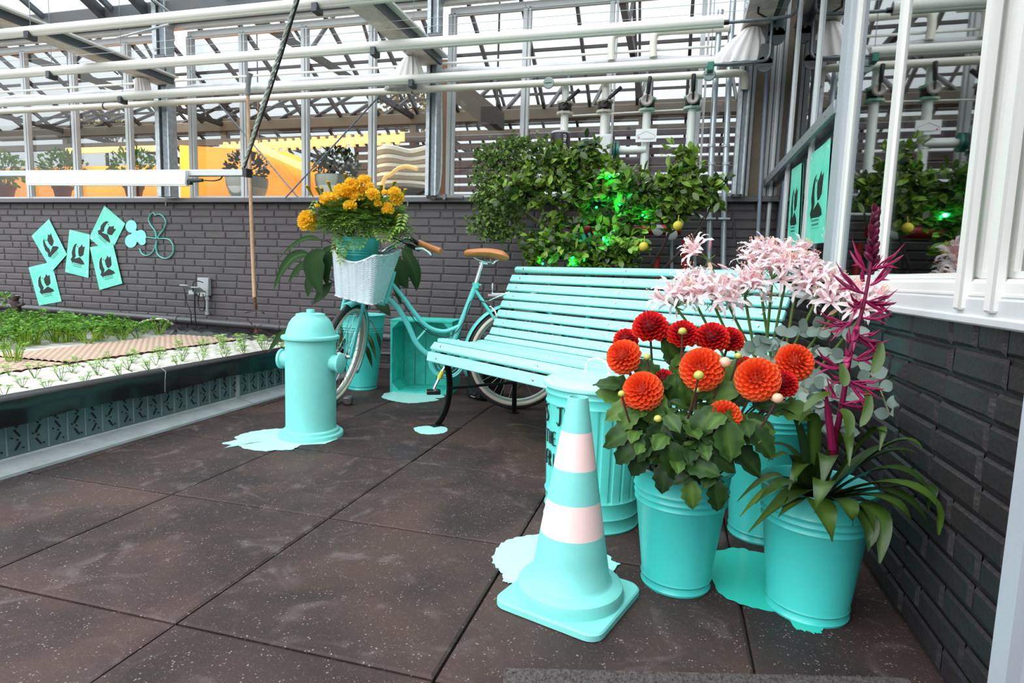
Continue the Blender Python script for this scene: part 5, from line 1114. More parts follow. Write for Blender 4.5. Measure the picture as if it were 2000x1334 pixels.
for i,(x,y,r_,Y_,col,side,lab) in enumerate(DBL):
    c=onY(x,y,Y_); R=r_*((c-CP).dot(CF))/F_PX*1.0; base=dtop+V((U(-.05,.05),U(-.05,.05),-.03))
    ax=(V((side*.6,-.75,.35 if col==0 else .28))+V((U(-.1,.1),0,U(-.05,.1)))); 
    if lab.startswith('large pale'): ax=V((0,-1,.25))
    if col==0: ax=V((side*.4,-.45,.8))
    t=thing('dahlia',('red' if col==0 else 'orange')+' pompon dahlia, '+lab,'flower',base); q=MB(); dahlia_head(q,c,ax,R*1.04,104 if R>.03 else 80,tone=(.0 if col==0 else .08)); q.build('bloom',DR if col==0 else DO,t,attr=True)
    stem_to(t,c-ax.normalized()*R*.4,base)
    q=MB(); b_=c-ax.normalized()*R*.35
    for k in range(5): a_=2*PI*k/5; s_,u_=frame(ax.normalized()); q.leaf(b_,-ax.normalized()*.3+s_*cos(a_)+u_*sin(a_),ax,.018,.008,.4,n=2,a=.4)
    q.build('calyx',DLEAF,t,attr=True)
for (x,y,r_,Y_,pk,lab) in ((1333,647,8,1.46,0,'small green dahlia bud in front of the top bloom'),(1365,733,10,1.38,0,'green dahlia bud in front of the large central bloom'),(1416,708,12,1.44,1,'pinkish opening dahlia bud between the central and the right blooms'),(1442,695,7,1.5,0,'small yellow-green dahlia bud right of the red pair'),(1214,769,7,1.4,0,'round green dahlia bud at the far left of the bouquet'),(1519,778,11,1.4,1,'pinkish dahlia bud below the rightmost blooms'),(1264,697,7,1.48,0,'thin upright green dahlia bud left of centre'),(1285,818,8,1.38,0,'star-shaped green dahlia calyx low in the leaves'),(1361,762,6,1.41,0,'tiny green dahlia bud under the central bloom')):
    c=onY(x,y,Y_); R=r_*((c-CP).dot(CF))/F_PX; base=dtop+V((U(-.05,.05),U(-.06,.02),-.03)); t=thing('dahlia_bud',lab,'flower bud',base); stem_to(t,c,base,.0026)
    q=MB(); q.sphere(c,R,12,8,(1,1,.92),a=.7); 
    for k in range(5): a_=2*PI*k/5; q.leaf(c-V((0,0,R*.7)),V((cos(a_),sin(a_),-.1)),V((0,0,1)),R*1.5,R*.8,-.6,n=3,a=.2)
    if pk: q.build('bud',leafmat('bud_pink','8A9A3A','E79A9A',.4,.1,mid=(.5,'D9C79A')),t,attr=True)
    else: q.build('bud',BUDG,t,attr=True)
# dahlia foliage: leafy shoots, each a thing
def dshoot(base,tips,lab):
    t=thing('dahlia_leaf_shoot',lab,'foliage',base); q=MB(); s_=MB()
    for (P,L,dirx) in tips:
        s_.tube(bez(base,(base+P)/2+V((0,0,.02)),P,5),.0026,6); d=V(dirx).normalized()
        serr_leaf(q,P,d,V((0,-.7,.8))+rv()*.25,L,L*U(.58,.72),U(.3,1.0),a=U(.05,.85))
        sd=d.cross(V((0,0,1))); sd=sd.normalized() if sd.length>.1 else V((1,0,0))
        for s in (-1,1): serr_leaf(q,P-d*L*.12,(d*.5+sd*s+V((0,0,.1))).normalized(),V((0,-.6,.8))+rv()*.2,L*.62,L*.4,U(.3,.9),a=U(.05,.7),n=7)
    q.build('leaves',DLEAF,t,attr=True); s_.build('stem',STEMD,t)
LV=[(1200,752,-60,-10,1.5),(1210,850,-80,20,1.42),(1225,880,-70,40,1.40),(1215,800,-70,30,1.45),(1290,840,-20,60,1.38),(1310,880,20,60,1.36),(1370,830,30,-60,1.40),(1385,850,70,20,1.40),(1400,890,60,40,1.38),(1370,900,30,50,1.37),(1350,960,0,70,1.35),(1480,850,50,60,1.42),(1440,880,40,30,1.42),(1395,770,60,-20,1.47),(1315,690,-20,-60,1.56),(1325,720,20,-60,1.54),(1235,810,-40,30,1.43),(1290,790,-30,-10,1.45),(1350,780,0,-40,1.46),(1440,780,40,-30,1.5),(1500,790,60,-10,1.5),(1470,820,60,20,1.46),(1530,800,50,0,1.52),(1260,870,-40,60,1.39),(1330,850,-30,-40,1.4),(1420,840,10,60,1.38),(1250,900,-50,60,1.42),(1280,740,-30,-30,1.52),(1340,820,20,20,1.42),(1400,960,20,70,1.36),(1495,760,10,-40,1.52),(1240,835,-60,-20,1.45),(1310,765,10,-50,1.5),(1430,740,20,-50,1.54),(1355,875,-30,30,1.39),(1205,775,-50,-30,1.5),(1300,915,-10,40,1.40),(1450,845,60,-10,1.44),(1225,760,-40,-40,1.52),(1345,905,40,10,1.36),(1275,815,10,-40,1.44)]
LV.sort(key=lambda l:(l[1]>840,l[0]))
for k in range(0,len(LV),4):
    base=dtop+V((U(-.06,.06),U(-.07,.05),-.03)); tips=[]
    for (x,y,dx,dy,Y_) in LV[k:k+4]:
        P=onY(x-dx*.35,y-dy*.35,Y_); Q=onY(x+dx*.5,y+dy*.5,Y_-.015); tips.append((P,U(.072,.10),(Q-P)))
    ax_=sum(proj(P)[0] for P,_,_ in tips)/len(tips); dshoot(base,tips,'dark green toothed dahlia leaf shoot, '+['leftmost of the upper leaves','second from left of the upper leaves','third from left of the upper leaves','fourth from left of the upper leaves','fifth from left of the upper leaves','rightmost of the upper leaves','leftmost of the lower leaves','second from left of the lower leaves','third from left of the lower leaves','rightmost of the lower leaves','last of the lower leaves'][k//4])
# ---------------------------------------------------------------- nerines
NER=leafmat('nerine_petal','EEC4CC','FFFBFB',.5,.4,.2); NST=leafmat('nerine_stamen','D88A9A','E8C08A',.5,0)
def floret_mesh(seed):
    r=random.Random(seed); q=MB(); s=MB()
    for k in range(6):
        a_=2*PI*k/6+r.uniform(-.15,.15); d=V((cos(a_),sin(a_),0)); P=[];wd=[];n=11; L=.058*r.uniform(.85,1.1); cl=r.uniform(1.8,3.6)
        p=V((0,0,0)); ang=1.05
        for i in range(n+1):
            t=i/n; P.append(p.copy()); wd.append(.0092*(sin(PI*min(1,t*.88+.12))**.6)+.0006); p=p+(d*cos(ang)+V((0,0,1))*sin(ang))*(L/n); ang-=cl/n*(0.35+1.5*t*t)
        nr=d.cross(V((0,0,1))); vs=[];at=[]
        for i,pp in enumerate(P):
            dd=(P[min(i+1,n)]-P[max(i-1,0)]).normalized(); up=nr.cross(dd); wvv=.0016*sin(i*1.9+k); w_=wd[i]/2
            vs+=[pp-nr*w_+up*(w_*.35+wvv),pp,pp+nr*w_+up*(w_*.35-wvv)]; v_=.55+.35*(i/n); at+=[v_,.3 if i<n*.7 else .6,v_]
        q.add(vs,[(3*i+j,3*i+j+1,3*i+3+j+1,3*i+3+j) for i in range(n) for j in range(2)],at)
    for k in range(6):
        a_=2*PI*k/6+.4; p1=V((cos(a_)*.008,sin(a_)*.008,.03)); s.tube([V((0,0,0)),p1*.6,p1+V((0,0,.012))],.0005,4,a=.1); s.sphere(p1+V((0,0,.013)),.0014,6,4,a=.9)
    s.tube([V((0,0,-.004)),V((0,0,-.0))],.003,6,a=.5)
    return q,s
FLP=[]
for k in range(4):
    q,s=floret_mesh(k); hold=bpy.data.objects.new('tmp',None); o=q.build('floret',NER,origin=(0,0,0),attr=True); o2=s.build('stamens',NST,o,attr=True); FLP.append((o,o2)); bpy.data.objects.remove(hold)
def add_floret(parent,loc,axis,sc):
    o,o2=rnd.choice(FLP); c=o.copy(); COL.objects.link(c); c.parent=parent; z=V(axis).normalized(); M_=chain_mat(parent).inverted()
    qd=V((0,0,1)).rotation_difference(z)@Quaternion((0,0,1),U(0,6)); c.matrix_basis=M_@(Matrix.Translation(loc)@qd.to_matrix().to_4x4()@Matrix.Scale(sc,4))
    d=o2.copy(); COL.objects.link(d); d.parent=c; return c
ntop=NC+V((0,0,.40))
NU=[(1383,508,1.90,3,(-.8,-.2,.5),'sparse one standing highest at the far left'),(1320,600,1.84,9,None,'dense one lowest at the left, over the red dahlias'),(1392,590,1.82,9,None,'dense one second from the left'),(1455,580,1.86,9,None,'full one above the dahlias left of centre'),(1508,548,1.90,9,None,'full one at the centre'),(1557,545,1.92,9,None,'full one right of the centre'),(1600,575,1.88,8,None,'one right of the centre, lower and nearer the magenta spike'),(1640,600,1.84,8,None,'one behind the magenta spike'),(1690,610,1.80,7,None,'rightmost one, drooping beside the brick wall'),(1480,520,1.98,6,None,'one at the back, reaching up left of the centre'),(1540,520,1.99,6,None,'one at the back in the middle of the row'),(1350,575,1.90,7,None,'one at the back on the left')]
for (x,y,Y_,nf,dr_,lab) in NU:
    c=onY(x,y,Y_); base=ntop+V((U(-.05,.05),U(-.04,.04),-.02)); t=thing('nerine','pale pink nerine flower stem, '+lab,'flower',base)
    mid=(c+base)/2+V(((c.x-base.x)*.12,0,.03)); q=MB(); P=bez(base,mid,c,10); q.tube(P,.0042,8); q.build('stem',STEMG,t)
    ax0=(P[-1]-P[-2]).normalized(); q=MB()
    for k in range(2):
        a_=PI*k+U(0,2); s_,u_=frame(ax0); q.leaf(c,(ax0*-.9+(s_*cos(a_)+u_*sin(a_))*.45),s_*cos(a_)+u_*sin(a_),.04,.012,-.2,n=3,a=.5)
    q.build('spathe',mat('spathe_buff','C9A98A',.6),t); pq=MB()
    for k in range(nf if dr_ else nf+3):
        if dr_ and k<3: d=V(dr_)+rv()*.35
        else:
            a_=2*PI*k/nf+U(-.3,.3); el=U(.0,1.0) if k%3 else U(.7,1.4); d=V((cos(a_)*cos(el),sin(a_)*cos(el)*.9-.15,sin(el)+.1))
        d.normalize(); L=U(.030,.046); tip=c+d*L; pq.tube([c,(c+tip)/2+V((0,0,.002)),tip],.0014,5)
        ax=(d*.9+V((0,-.35,.05))+rv()*.25).normalized(); add_floret(t,tip,ax,U(.95,1.35))
    for k in range(2):
        d=(rv()+V((0,-.3,.6))).normalized(); L=.04; tip=c+d*L; pq.tube([c,tip],.0013,5)
    pq.build('pedicels',STEMG,t)
    bq=MB(); 
    for k in range(2): d=(rv()+V((0,-.4,.7))).normalized(); p=c+d*.035; bq.tube([p,p+d*.012,p+d*.028,p+d*.036],[.0015,.0035,.003,.0005],7,a=.3)
    bq.build('closed_buds',leafmat('nerine_bud','E0A0AE','F4C9CC',.45,.2),t,attr=True)
for o,o2 in FLP: bpy.data.objects.remove(o2); bpy.data.objects.remove(o)
# ---------------------------------------------------------------- eucalyptus
EUC=leafmat('eucalyptus_leaf','5E7468','A9BCB2',.55,.15,.3)
for (pts,lab) in (([(1530,720,1.82),(1560,700,1.80),(1620,690,1.78),(1700,730,1.74),(1738,810,1.70)],'eucalyptus branch trailing right in front of the brick wall'),([(1510,700,1.86),(1540,650,1.86),(1600,640,1.84),(1665,655,1.80)],'eucalyptus branch arching behind the nerine stems'),([(1490,720,1.84),(1470,690,1.84),(1500,660,1.86)],'short eucalyptus sprig between dahlias and nerine stems'),([(1540,740,1.82),(1580,770,1.78),(1600,810,1.76),(1640,840,1.76)],'eucalyptus sprig low behind the strap-leaved plant'),([(1560,720,1.84),(1590,740,1.8),(1625,760,1.78),(1660,770,1.76)],'eucalyptus sprig beside the magenta stalk')):
    P=crv([onY(*p) for p in pts],6); base=ntop+V((.02,-.02,-.02)); t=thing('eucalyptus_branch',lab,'foliage',base); q=MB(); q.tube([base]+P,.0017,6); q.build('stem',mat('eucalyptus_stem','8C8458',.6),t); q=MB()
    for i,p in enumerate(P):
        if i%2: continue
        for s in (-1,1):
            d=V((U(-.6,.6),-.3,U(-.8,.6)))+V((s*.7,0,0)); q.leaf(p,d,V((U(-.3,.3),-1,U(0,.5))),U(.032,.048),U(.028,.040),U(-.2,.4),.08,a=U(.1,.9),n=6)
    q.build('leaves',EUC,t,attr=True)
# ---------------------------------------------------------------- strap-leaved plant with magenta spike
BRL=leafmat('strap_leaf','101C0C','4E6826',.3,.06,.3,mid=(.5,'2A4016')); MAG=leafmat('magenta_bract','2E061A','B82A66',.4,.12,.4,mid=(.5,'74103C'))
rt_=RC+V((0,0,.27)); bp_=thing('strap_leaved_plant','arching green strap-leaved plant with a tall magenta flower spike in the front right bucket','plant',rt_)
BL_=[((1636,960,1.50),(1590,925,1.40),(1462,1040,1.34),.030),((1630,960,1.48),(1560,915,1.36),(1476,985,1.33),.026),((1640,955,1.46),(1620,905,1.33),(1590,1005,1.30),.028),((1620,970,1.46),(1600,960,1.34),(1625,1058,1.29),.034),((1640,970,1.44),(1650,960,1.33),(1665,1027,1.30),.030),((1650,965,1.46),(1720,945,1.36),(1786,1035,1.33),.028),((1655,960,1.48),(1760,900,1.38),(1862,1048,1.34),.030),((1655,955,1.5),(1740,870,1.44),(1832,1000,1.40),.028),((1655,950,1.52),(1730,850,1.5),(1800,875,1.45),.026),((1650,945,1.52),(1700,880,1.5),(1790,885,1.46),.028),((1660,965,1.46),(1720,960,1.36),(1718,1100,1.30),.032),((1650,970,1.44),(1700,980,1.34),(1695,1080,1.31),.028),((1640,930,1.5),(1625,850,1.42),(1605,950,1.36),.028),((1625,940,1.5),(1580,870,1.46),(1540,960,1.40),.024),((1620,950,1.5),(1570,880,1.44),(1500,900,1.40),.024),((1610,955,1.5),(1540,900,1.46),(1440,980,1.42),.022),((1615,960,1.5),(1530,930,1.42),(1445,1010,1.38),.020),((1655,930,1.52),(1690,840,1.48),(1735,850,1.46),.022),((1640,920,1.52),(1650,800,1.50),(1658,910,1.40),.022),((1630,930,1.52),(1600,790,1.50),(1560,830,1.46),.022),((1650,940,1.54),(1720,800,1.50),(1718,880,1.44),.018),((1625,930,1.54),(1570,830,1.52),(1525,800,1.5),.024),((1660,960,1.5),(1790,930,1.42),(1862,985,1.38),.024),((1655,960,1.48),(1740,920,1.38),(1826,1060,1.34),.026),((1610,965,1.48),(1570,960,1.38),(1520,1010,1.34),.022),((1640,960,1.58),(1560,860,1.62),(1480,880,1.60),.022),((1650,960,1.58),(1700,860,1.60),(1770,890,1.56),.020)]
for i,(a,b_,c,wd) in enumerate(BL_):
    P0=V((rt_.x,rt_.y,rt_.z))+V(((a[0]-1640)*.0012,(a[2]-1.5)*.3,0)); P1=onY(*b_); P2=onY(*c); lim=XR-.022
    n=14; P=bez(P0,P0.lerp(P1,1.25),P2,n)
    P=[V((min(p.x,lim),p.y,p.z)) for p in P]; ws=[wd*1.38*(.75+.35*sin(PI*t*.8))*(1 if t<.6 else max(.04,(1-t)/.4)**.7) for t in [k/n for k in range(n+1)]]
    q=MB(); v0=U(.15,.75); q.strap(P,ws,fold=.28,a=v0); 
    for k in range(n+1):
        q.a[3*k+1]=min(1,v0+.25)
    q.build('leaf',BRL,bp_,attr=True)
S6=lambda x,y:(1450+x/2.224,400+y/2.224)
def s6(x,y,Y_=1.45): X0,Y0_=S6(x,y); return onY(X0,Y0_,Y_)
SPK=[s6(395,1090,1.50),s6(405,1000,1.48),s6(432,870,1.46),s6(470,640,1.45),s6(520,460,1.45),s6(553,290,1.45),s6(580,60,1.45)]
st_=MB(); stp=crv([rt_+V((0,0,-.02))]+SPK,5); st_.tube(stp,[.0085-.006*i/(len(stp)-1) for i in range(len(stp))],10,a=.5); sto=st_.build('flower_stalk',MAG,bp_,attr=True)
q=MB(); q.tube([s6(392,1060,1.47),s6(372,900,1.45),s6(360,800,1.44)],[.009,.0075,.001],8,a=.55); q.build('side_shoot',MAG,bp_,attr=True)
BRC=[((545,290),(465,205),14),((560,280),(703,223),13),((555,350),(657,268),14),((530,385),(390,308),15),((540,300),(610,250),9),((530,415),(672,432),15),((525,410),(650,470),13),((520,490),(650,480),12),((470,520),(312,505),13),((480,500),(370,560),12),((495,570),(642,660),17),((500,560),(600,600),14),((480,670),(590,655),14),((435,710),(305,680),16),((470,640),(440,690),16),((450,765),(365,760),10),((460,760),(620,808),13),((465,770),(560,880),13),((420,860),(582,878),13),((415,840),(355,790),12),((530,330),(512,300),9),((470,600),(455,560),10),((525,440),(455,430),12),((500,520),(480,600),14),((520,410),(470,470),10)]
for (a,b_,wpx) in BRC:
    A0=s6(*a,1.45); dy=U(-.03,.02); B0=s6(*b_,1.45+dy); d=B0-A0; n=7; W_0=wpx/2.224*.00105
    P=[A0+d*(k/n)+V((0,0,-.006*sin(PI*k/n)+(.004*(k/n)**2))) for k in range(n+1)]
    q=MB(); q.tube(P,[W_0*(.45+.75*sin(PI*min(1,k/n*.9+.1)))*(1 if k<n else .05) for k in range(n+1)],7,a=U(.45,.85),flat=.5); 
    nvv=len(q.v)
    [q.tube([A0+d*(.15+.1*j_),A0+d*(.5+.08*j_)+V((0,-.004,(-1)**j_*W_0*1.6)),A0+d*(.78+.09*j_)+V((0,-.005,(-1)**j_*W_0*(2.6+j_)))],[W_0*.4,W_0*.75,W_0*.06],6,a=U(.5,1),flat=.5) for j_ in range(3)]; q.build('bract',MAG,bp_,attr=True)
for k in range(16):
    f=k/15; x=560+20*f+U(-4,4); y=255-215*f; s=-1 if k%2 else 1; A0=s6(x,y,1.45+U(-.01,.01)); B0=s6(x+s*(26*(1-f)+8),y-38-10*f,1.44+U(-.02,.01)); q=MB(); n=5
    q.tube([A0.lerp(B0,j/n) for j in range(n+1)],[.0048*(.5+.9*sin(PI*min(1,j/n*.85+.15)))*(1 if j<n else .05) for j in range(n+1)],7,a=U(.1,.4)); q.build('bract',MAG,bp_,attr=True)
for (a,b_,c,wd) in (((430,690),(450,760),(440,790),.020),((600,600),(600,680),(565,735),.020),((540,800),(565,900),(510,965),.018),((385,820),(320,820),(265,900),.018),((425,890),(475,900),(462,1010),.022)):
    P=bez(s6(*a,1.44),s6(*b_,1.42),s6(*c,1.41),8); q=MB(); q.strap(P,[wd*(.5+.6*sin(PI*k/8))*(1 if k<8 else .1) for k in range(9)],fold=.25,a=.7,nrm=(0,-.5,.8)); q.build('leaf',BRL,bp_,attr=True)
# ---------------------------------------------------------------- marigolds
MTOP=MBZ+V((0,0,.21)); mg=thing('marigold_plant','bushy marigold plant with yellow-orange flowers in the bucket in the bicycle basket','potted plant',MTOP)
MGL=leafmat('marigold_leaf','2F5417','8DB045',.55,.25); MGF=leafmat('marigold_petal','F2AA00','FFE84E',.6,.3,.2); mc=onY(706,432,2.85)
q=MB()
def pinnate(q,p,d,L,a):
    d=d.normalized(); sd,u=frame(d)
    for k in range(5):
        t=(k+1)/6; b_=p+d*L*t-V((0,0,L*.35*t*t))
        for s in (-1,1): q.leaf(b_,d*.6+sd*s+u*.1,u,L*.44*(1-.3*t),L*.15,.4,a=min(1,a+U(-.1,.1)),n=2)
    q.leaf(p+d*L*.85-V((0,0,L*.25)),d,u,L*.4,L*.1,.4,a=a,n=2)
for i in range(620):
    d=rv(); d.z=abs(d.z)*.9-.25; p=mc+V((d.x*.225,d.y*.17,d.z*.17-.005))*U(.5,1); pinnate(q,p,d+rv()*.5+V((0,0,.1)),U(.06,.10),U(.1,.9))
for (x,y) in ((665,470),(680,478),(660,455),(672,490),(700,462),(725,462),(765,460),(775,450),(790,425),(620,400),(612,420)):
    p=onY(x,y-12,2.76); pinnate(q,p,V((U(-.5,.5),-.5,-.6)),.09,U(.4,.9))
q.build('foliage',MGL,mg,attr=True)
q=MB()
for i in range(50): d=rv(); p=mc+V((d.x*.16,d.y*.12,abs(d.z)*.12)); q.tube(bez(MTOP+V((d.x*.05,d.y*.05,0)),MTOP+V((d.x*.08,d.y*.08,.1)),p,5),.0022,5)
q.build('stems',STEMG,mg)
q=MB(); q.add([MTOP+V((0,0,-.002))],[]) if False else None
def pompom(name,c,R,par,sc=(1,1,.72),n=110,ax=V((0,-.3,1))):
    q=MB(); ga=PI*(3-5**.5)
    for i in range(n):
        z=1-1.75*(i+.5)/n; r_=(1-z*z)**.5; d=V((cos(i*ga)*r_*sc[0],sin(i*ga)*r_*sc[1],z*sc[2])); d2=V((cos(i*ga)*r_,sin(i*ga)*r_,z)); tn=d2.cross(rv()).normalized()
        q.leaf(c+d*R*.72,d2+tn*.7,tn.cross(d2)+rv()*.5,R*.42,R*.42,U(-.8,.8),a=min(1,max(0,.35+.5*(i%5)/5+U(-.2,.3))),n=2,wav=.15)
    q.sphere(c,R*.72,10,7,sc,a=.15); return q.build(name,MGF,par,attr=True)
MF=[(642,389,17),(672,375,20),(688,368,18),(699,384,14),(706,372,14),(684,402,13),(686,357,12),(712,352,13),(722,363,9),(728,378,13),(732,385,10),(757,401,8),(775,385,14),(771,375,12),(776,395,10),(758,410,12),(738,398,8),(752,376,7),(620,402,5)]
for (x,y,r_) in MF:
    c=onY(x,y,2.70+U(-.04,.05)); pompom('flower_head',c,r_*((c-CP).dot(CF))/F_PX*1.05,mg,n=90 if r_>9 else 50)
for (x,y,x2,y2) in ((600,363,612,385),(618,366,628,388),(641,355,648,378),(674,340,678,355),(745,362,744,382),(771,355,764,370),(792,370,784,388),(628,368,631,378),(710,388,710,402),(780,420,770,430),(716,405,716,392)):
    a,b_=onY(x,y,2.74),onY(x2,y2,2.78); q=MB(); q.tube([b_,a.lerp(b_,.35),a],[.002,.007,.0085],8,a=.1); q.lathe(a,[(.009,-.002),(.0085,.003),(0,.005)],8,a=1.0); q.build('bud',leafmat('marigold_bud','5E7A1E','E0A81E',.5,.1),mg,attr=True)
cf=onY(601,433,2.72); mf=thing('cut_marigold','large single yellow marigold bloom hanging out on a long stem left of the basket','flower',cf); pompom('bloom',cf,.058*.95,mf,(.8,.8,1.05),190); q=MB(); q.tube(bez(cf,onY(625,425,2.76),MTOP+V((-.03,0,0)),6),.003,6); q.build('stem',STEMG,mf)
# ---------------------------------------------------------------- broad-leaved plant behind the bicycle
CL1=leafmat('broad_leaf','0E1C0C','7E9A66',.6,.04,.12,mid=(.6,'22401C')); pt=PC+V((0,0,.45)); bl=thing('broad_leaved_plant','dark broad-leaved plant in the tall bucket behind the bicycle basket','plant',pt)
sb_=MB()
for (ax_,ay,bx,by,cx_,cy_,Y_,wd) in ((627,471,597,448,543,507,3.3,.035),(608,501,566,482,535,565,3.3,.075),(608,507,584,518,563,552,3.25,.045),(636,492,600,505,629,578,3.15,.135),(650,480,630,500,640,560,3.2,.09),(599,540,606,560,601,580,3.2,.045),(648,552,631,573,612,594,3.2,.07),(785,484,818,530,813,568,3.35,.085),(774,495,780,543,797,563,3.3,.10),(768,505,772,540,775,560,3.3,.05),(793,475,800,490,806,540,3.4,.05),(762,520,775,560,783,596,3.25,.045),(730,584,750,595,762,617,3.3,.07),(690,560,700,590,690,612,3.3,.06),(560,640,545,660,522,690,3.05,.04),(575,655,560,675,545,720,3.05,.035),(690,640,670,650,655,690,3.45,.06),(715,650,728,665,735,705,3.36,.028),(712,670,722,690,727,718,3.36,.03),(735,650,742,660,743,685,3.36,.02),(700,615,680,625,665,650,3.45,.07)):
    P=bez(onY(ax_,ay,Y_),onY(bx,by,Y_-.02),onY(cx_,cy_,Y_-.03),12); q=MB(); v0=U(.2,.55); ws=[wd*(.08+.95*sin(PI*min(1,(k/12)**.85))) if 0<k<12 else wd*.04 for k in range(13)]; q.strap(P,ws,nrm=(0.1,-1,.45),fold=.3,a=v0)
    for k in range(13): q.a[3*k+1]=v0+.22
    q.build('leaf',CL1,bl,attr=True); sb_.tube(bez(pt+V((U(-.03,.03),U(-.03,.03),0)),V((P[0].x*.5+pt.x*.5,P[0].y*.5+pt.y*.5,max(P[0].z,pt.z)+.06)),P[0],8),.0045,6)
sb_.build('stems',mat('broad_stem','3A2A22',.5,var=.3,vs=15),bl)
# ---------------------------------------------------------------- citrus tree and fine-leaved bush behind the bench
CIT=leafmat('citrus_leaf','1F3A12','86A83A',.35,.22,.55); GER=leafmat('fine_leaf','34501E','8AA656',.6,.25,.3)
def blobleaves(q,blobs,dens,L,W,fine=False):
    for (x,y,rx,ry,Y_,k) in blobs:
        c=onY(x,y,Y_); s_=((c-CP).dot(CF))/F_PX
        for i in range(int(dens*rx*ry*k)):
            d=rv()*rnd.random()**.42; p=c+V((d.x*rx*s_,d.y*.5*(rx+ry)/2*s_*1.1,d.z*ry*s_)); p.y=min(p.y,4.12)
            if fine:
                dd=rv()
                for m_ in range(4): q.leaf(p+rv()*.012,dd+rv()*1.0,rv()+V((0,-.3,.6)),L*U(.7,1.2),W*U(.7,1.2),U(-.3,.6),a=rnd.random(),n=2)
            else:
                dd=(rv()+V((0,-.25,.45))).normalized(); v0=rnd.random()**1.3
                for m_ in range(rnd.randint(3,5)): q.leaf(p+rv()*.018,dd*.7+rv()*.8,rv()*.6+V((0,-.5,.8)),L*U(.75,1.2),W*U(.8,1.15),U(-.1,.5),a=min(1,v0+U(-.15,.2)),n=4)
base=V((-.55,3.86,0)); ct=thing('citrus_tree','citrus tree with glossy leaves and two small lemons behind the bench, lit green inside','tree',base)
q=MB(); blobleaves(q,[(1075,330,58,45,3.75,1),(1120,360,62,55,3.7,1),(1040,370,45,40,3.7,.9),(1000,372,35,30,3.68,.8),(1150,310,40,38,3.8,.9),(1180,350,55,45,3.75,.9),(1230,380,60,50,3.7,.9),(1290,390,55,45,3.7,1),(1335,370,55,50,3.65,1),(1345,320,32,35,3.7,.9),(1380,385,40,30,3.65,.9),(1400,365,22,22,3.65,.7),(1060,480,45,30,3.65,.9),(1110,490,60,36,3.65,1),(1170,495,60,38,3.65,1),(1225,485,45,35,3.65,.9),(1110,430,60,30,3.8,.8),(1180,440,55,35,3.8,.8),(1240,440,45,30,3.75,.7),(1300,430,40,25,3.7,.6),(1050,510,35,16,3.6,.7),(1320,300,20,18,3.7,.5),(1130,290,25,22,3.75,.5),(1190,560,50,20,3.7,.3)],.030,.062,.034)
q.build('foliage',CIT,ct,attr=True)
BRK2=mat('citrus_bark','4A3F3A',.75,bump=.5,bs=50); q=MB()
def br(pts,r0,r1): P=crv([onY(*p) for p in pts],5); q.tube(P,[r0+(r1-r0)*i/(len(P)-1) for i in range(len(P))],8)
br([(1250,560,3.9),(1265,530,3.85),(1295,480,3.8),(1320,420,3.75),(1340,340,3.7)],.014,.005); br([(1250,560,3.9),(1285,535,3.85),(1320,500,3.75),(1370,440,3.7),(1395,385,3.65)],.012,.004); br([(1110,440,3.8),(1100,400,3.75),(1092,350,3.75),(1080,310,3.75)],.011,.004); br([(1140,520,3.85),(1125,460,3.8),(1110,430,3.8)],.010,.008); br([(1100,400,3.75),(1140,380,3.75),(1170,340,3.75)],.006,.003); br([(1320,420,3.75),(1300,400,3.7),(1260,380,3.7)],.005,.003); br([(1140,520,3.85),(1180,460,3.8),(1220,400,3.7)],.008,.003)
q.build('branches',BRK2,ct); q=MB()
q.tube(crv([base,base+V((.01,-.02,.3)),onY(1150,600,3.86),onY(1147,500,3.84),onY(1140,465,3.82),onY(1132,445,3.8)],5),[.022]*8+[.017]*18,10); q.tube(crv([onY(1147,500,3.84),onY(1158,480,3.82),onY(1150,455,3.8)],4),.009,8); q.build('trunk',mat('painted_trunk','3FB5B4',.5),ct)
q=MB(); q.tube(crv([V((-.40,3.9,0)),V((-.36,3.9,.3)),onY(1230,620,3.9),onY(1250,560,3.9)],4),.016,8); q.build('trunk',BRK2,ct)
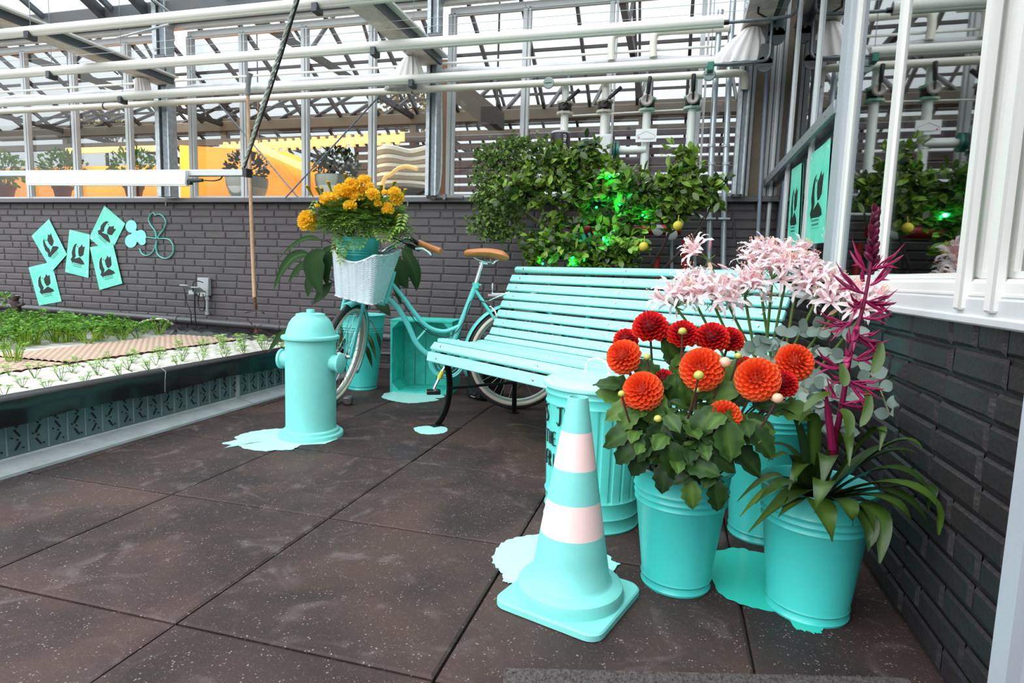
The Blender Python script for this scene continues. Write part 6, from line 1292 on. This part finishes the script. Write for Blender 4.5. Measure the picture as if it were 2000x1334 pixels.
for (x,y) in ((1257,482),(1324,441)):
    c=onY(x,y,3.52); q=MB(); q.sphere(c,.027,18,12,(1,1,1.0)); q.tube([c+V((0,0,.026)),c+V((.002,.01,.06))],.0018,5); q.build('fruit',mat('lemon_skin','D9B62A',.4,col2='B7B23A',vs=30,bump=.3,bs=250),ct)
base=V((-.80,4.0,0)); fb_=thing('fine_leaved_bush','airy bush with small scalloped leaves against the brick wall left of the citrus tree','shrub',base)
q=MB(); blobleaves(q,[(985,300,55,36,3.9,1),(1020,280,35,25,3.95,.8),(950,320,35,32,3.9,.8),(960,365,45,35,3.85,1),(985,400,55,35,3.85,1),(950,400,35,35,3.85,.7),(960,440,50,30,3.85,1),(1000,445,35,22,3.85,.8),(975,465,22,14,3.85,.5),(1065,285,30,25,3.98,.7),(1020,340,45,40,3.9,.7),(925,295,14,12,3.88,.5),(925,350,14,14,3.88,.4),(918,430,12,12,3.85,.4)],.10,.026,.024,True); q.build('foliage',GER,fb_,attr=True)
q=MB()
for i in range(22): P=onY(950+U(-25,90),U(290,450),3.9); q.tube(bez(onY(1040,430,3.96),onY(1010,400,3.94),P,6),.0022,5)
q.tube(crv([V((-.80,4.0,0)),V((-.82,3.98,.5)),onY(1075,470,3.98),onY(1030,420,3.95)],4),.014,8); q.build('stems',mat('herb_stem','6C7A3A',.6),fb_)
# green effect lamps inside the citrus tree
GLM=mat('lamp_green_lens','20E060',.3,emit='1CFF5A',es=6)
for i,(x,y,Y_,e) in enumerate(((1190,345,3.66,1.3),(1165,405,3.68,1.0),(1210,400,3.68,1.1),(1120,515,3.62,.8),(1255,420,3.66,.7),(1185,470,3.66,.6),(1060,515,3.56,.5))):
    p=onY(x,y,Y_); t=thing('green_spot',f"small green effect lamp hidden among the citrus leaves, {['top middle','middle left','middle','low left above the bench','right','low middle','lowest, by the bench top'][i]}",'lamp',p); q=MB(); q.sphere(p,.007,10,6); q.build('lens',GLM,t); q=MB(); q.cyl(p+V((0,.008,0)),p+V((0,.03,0)),.007,n=8); q.build('housing',BLACK,t)
    l=bpy.data.lights.new('green_light','POINT'); l.energy=e; l.color=(.02,1,.25); l.shadow_soft_size=.01; o=bpy.data.objects.new('green_light',l); COL.objects.link(o); o.location=p+V((0,-.02,.005))
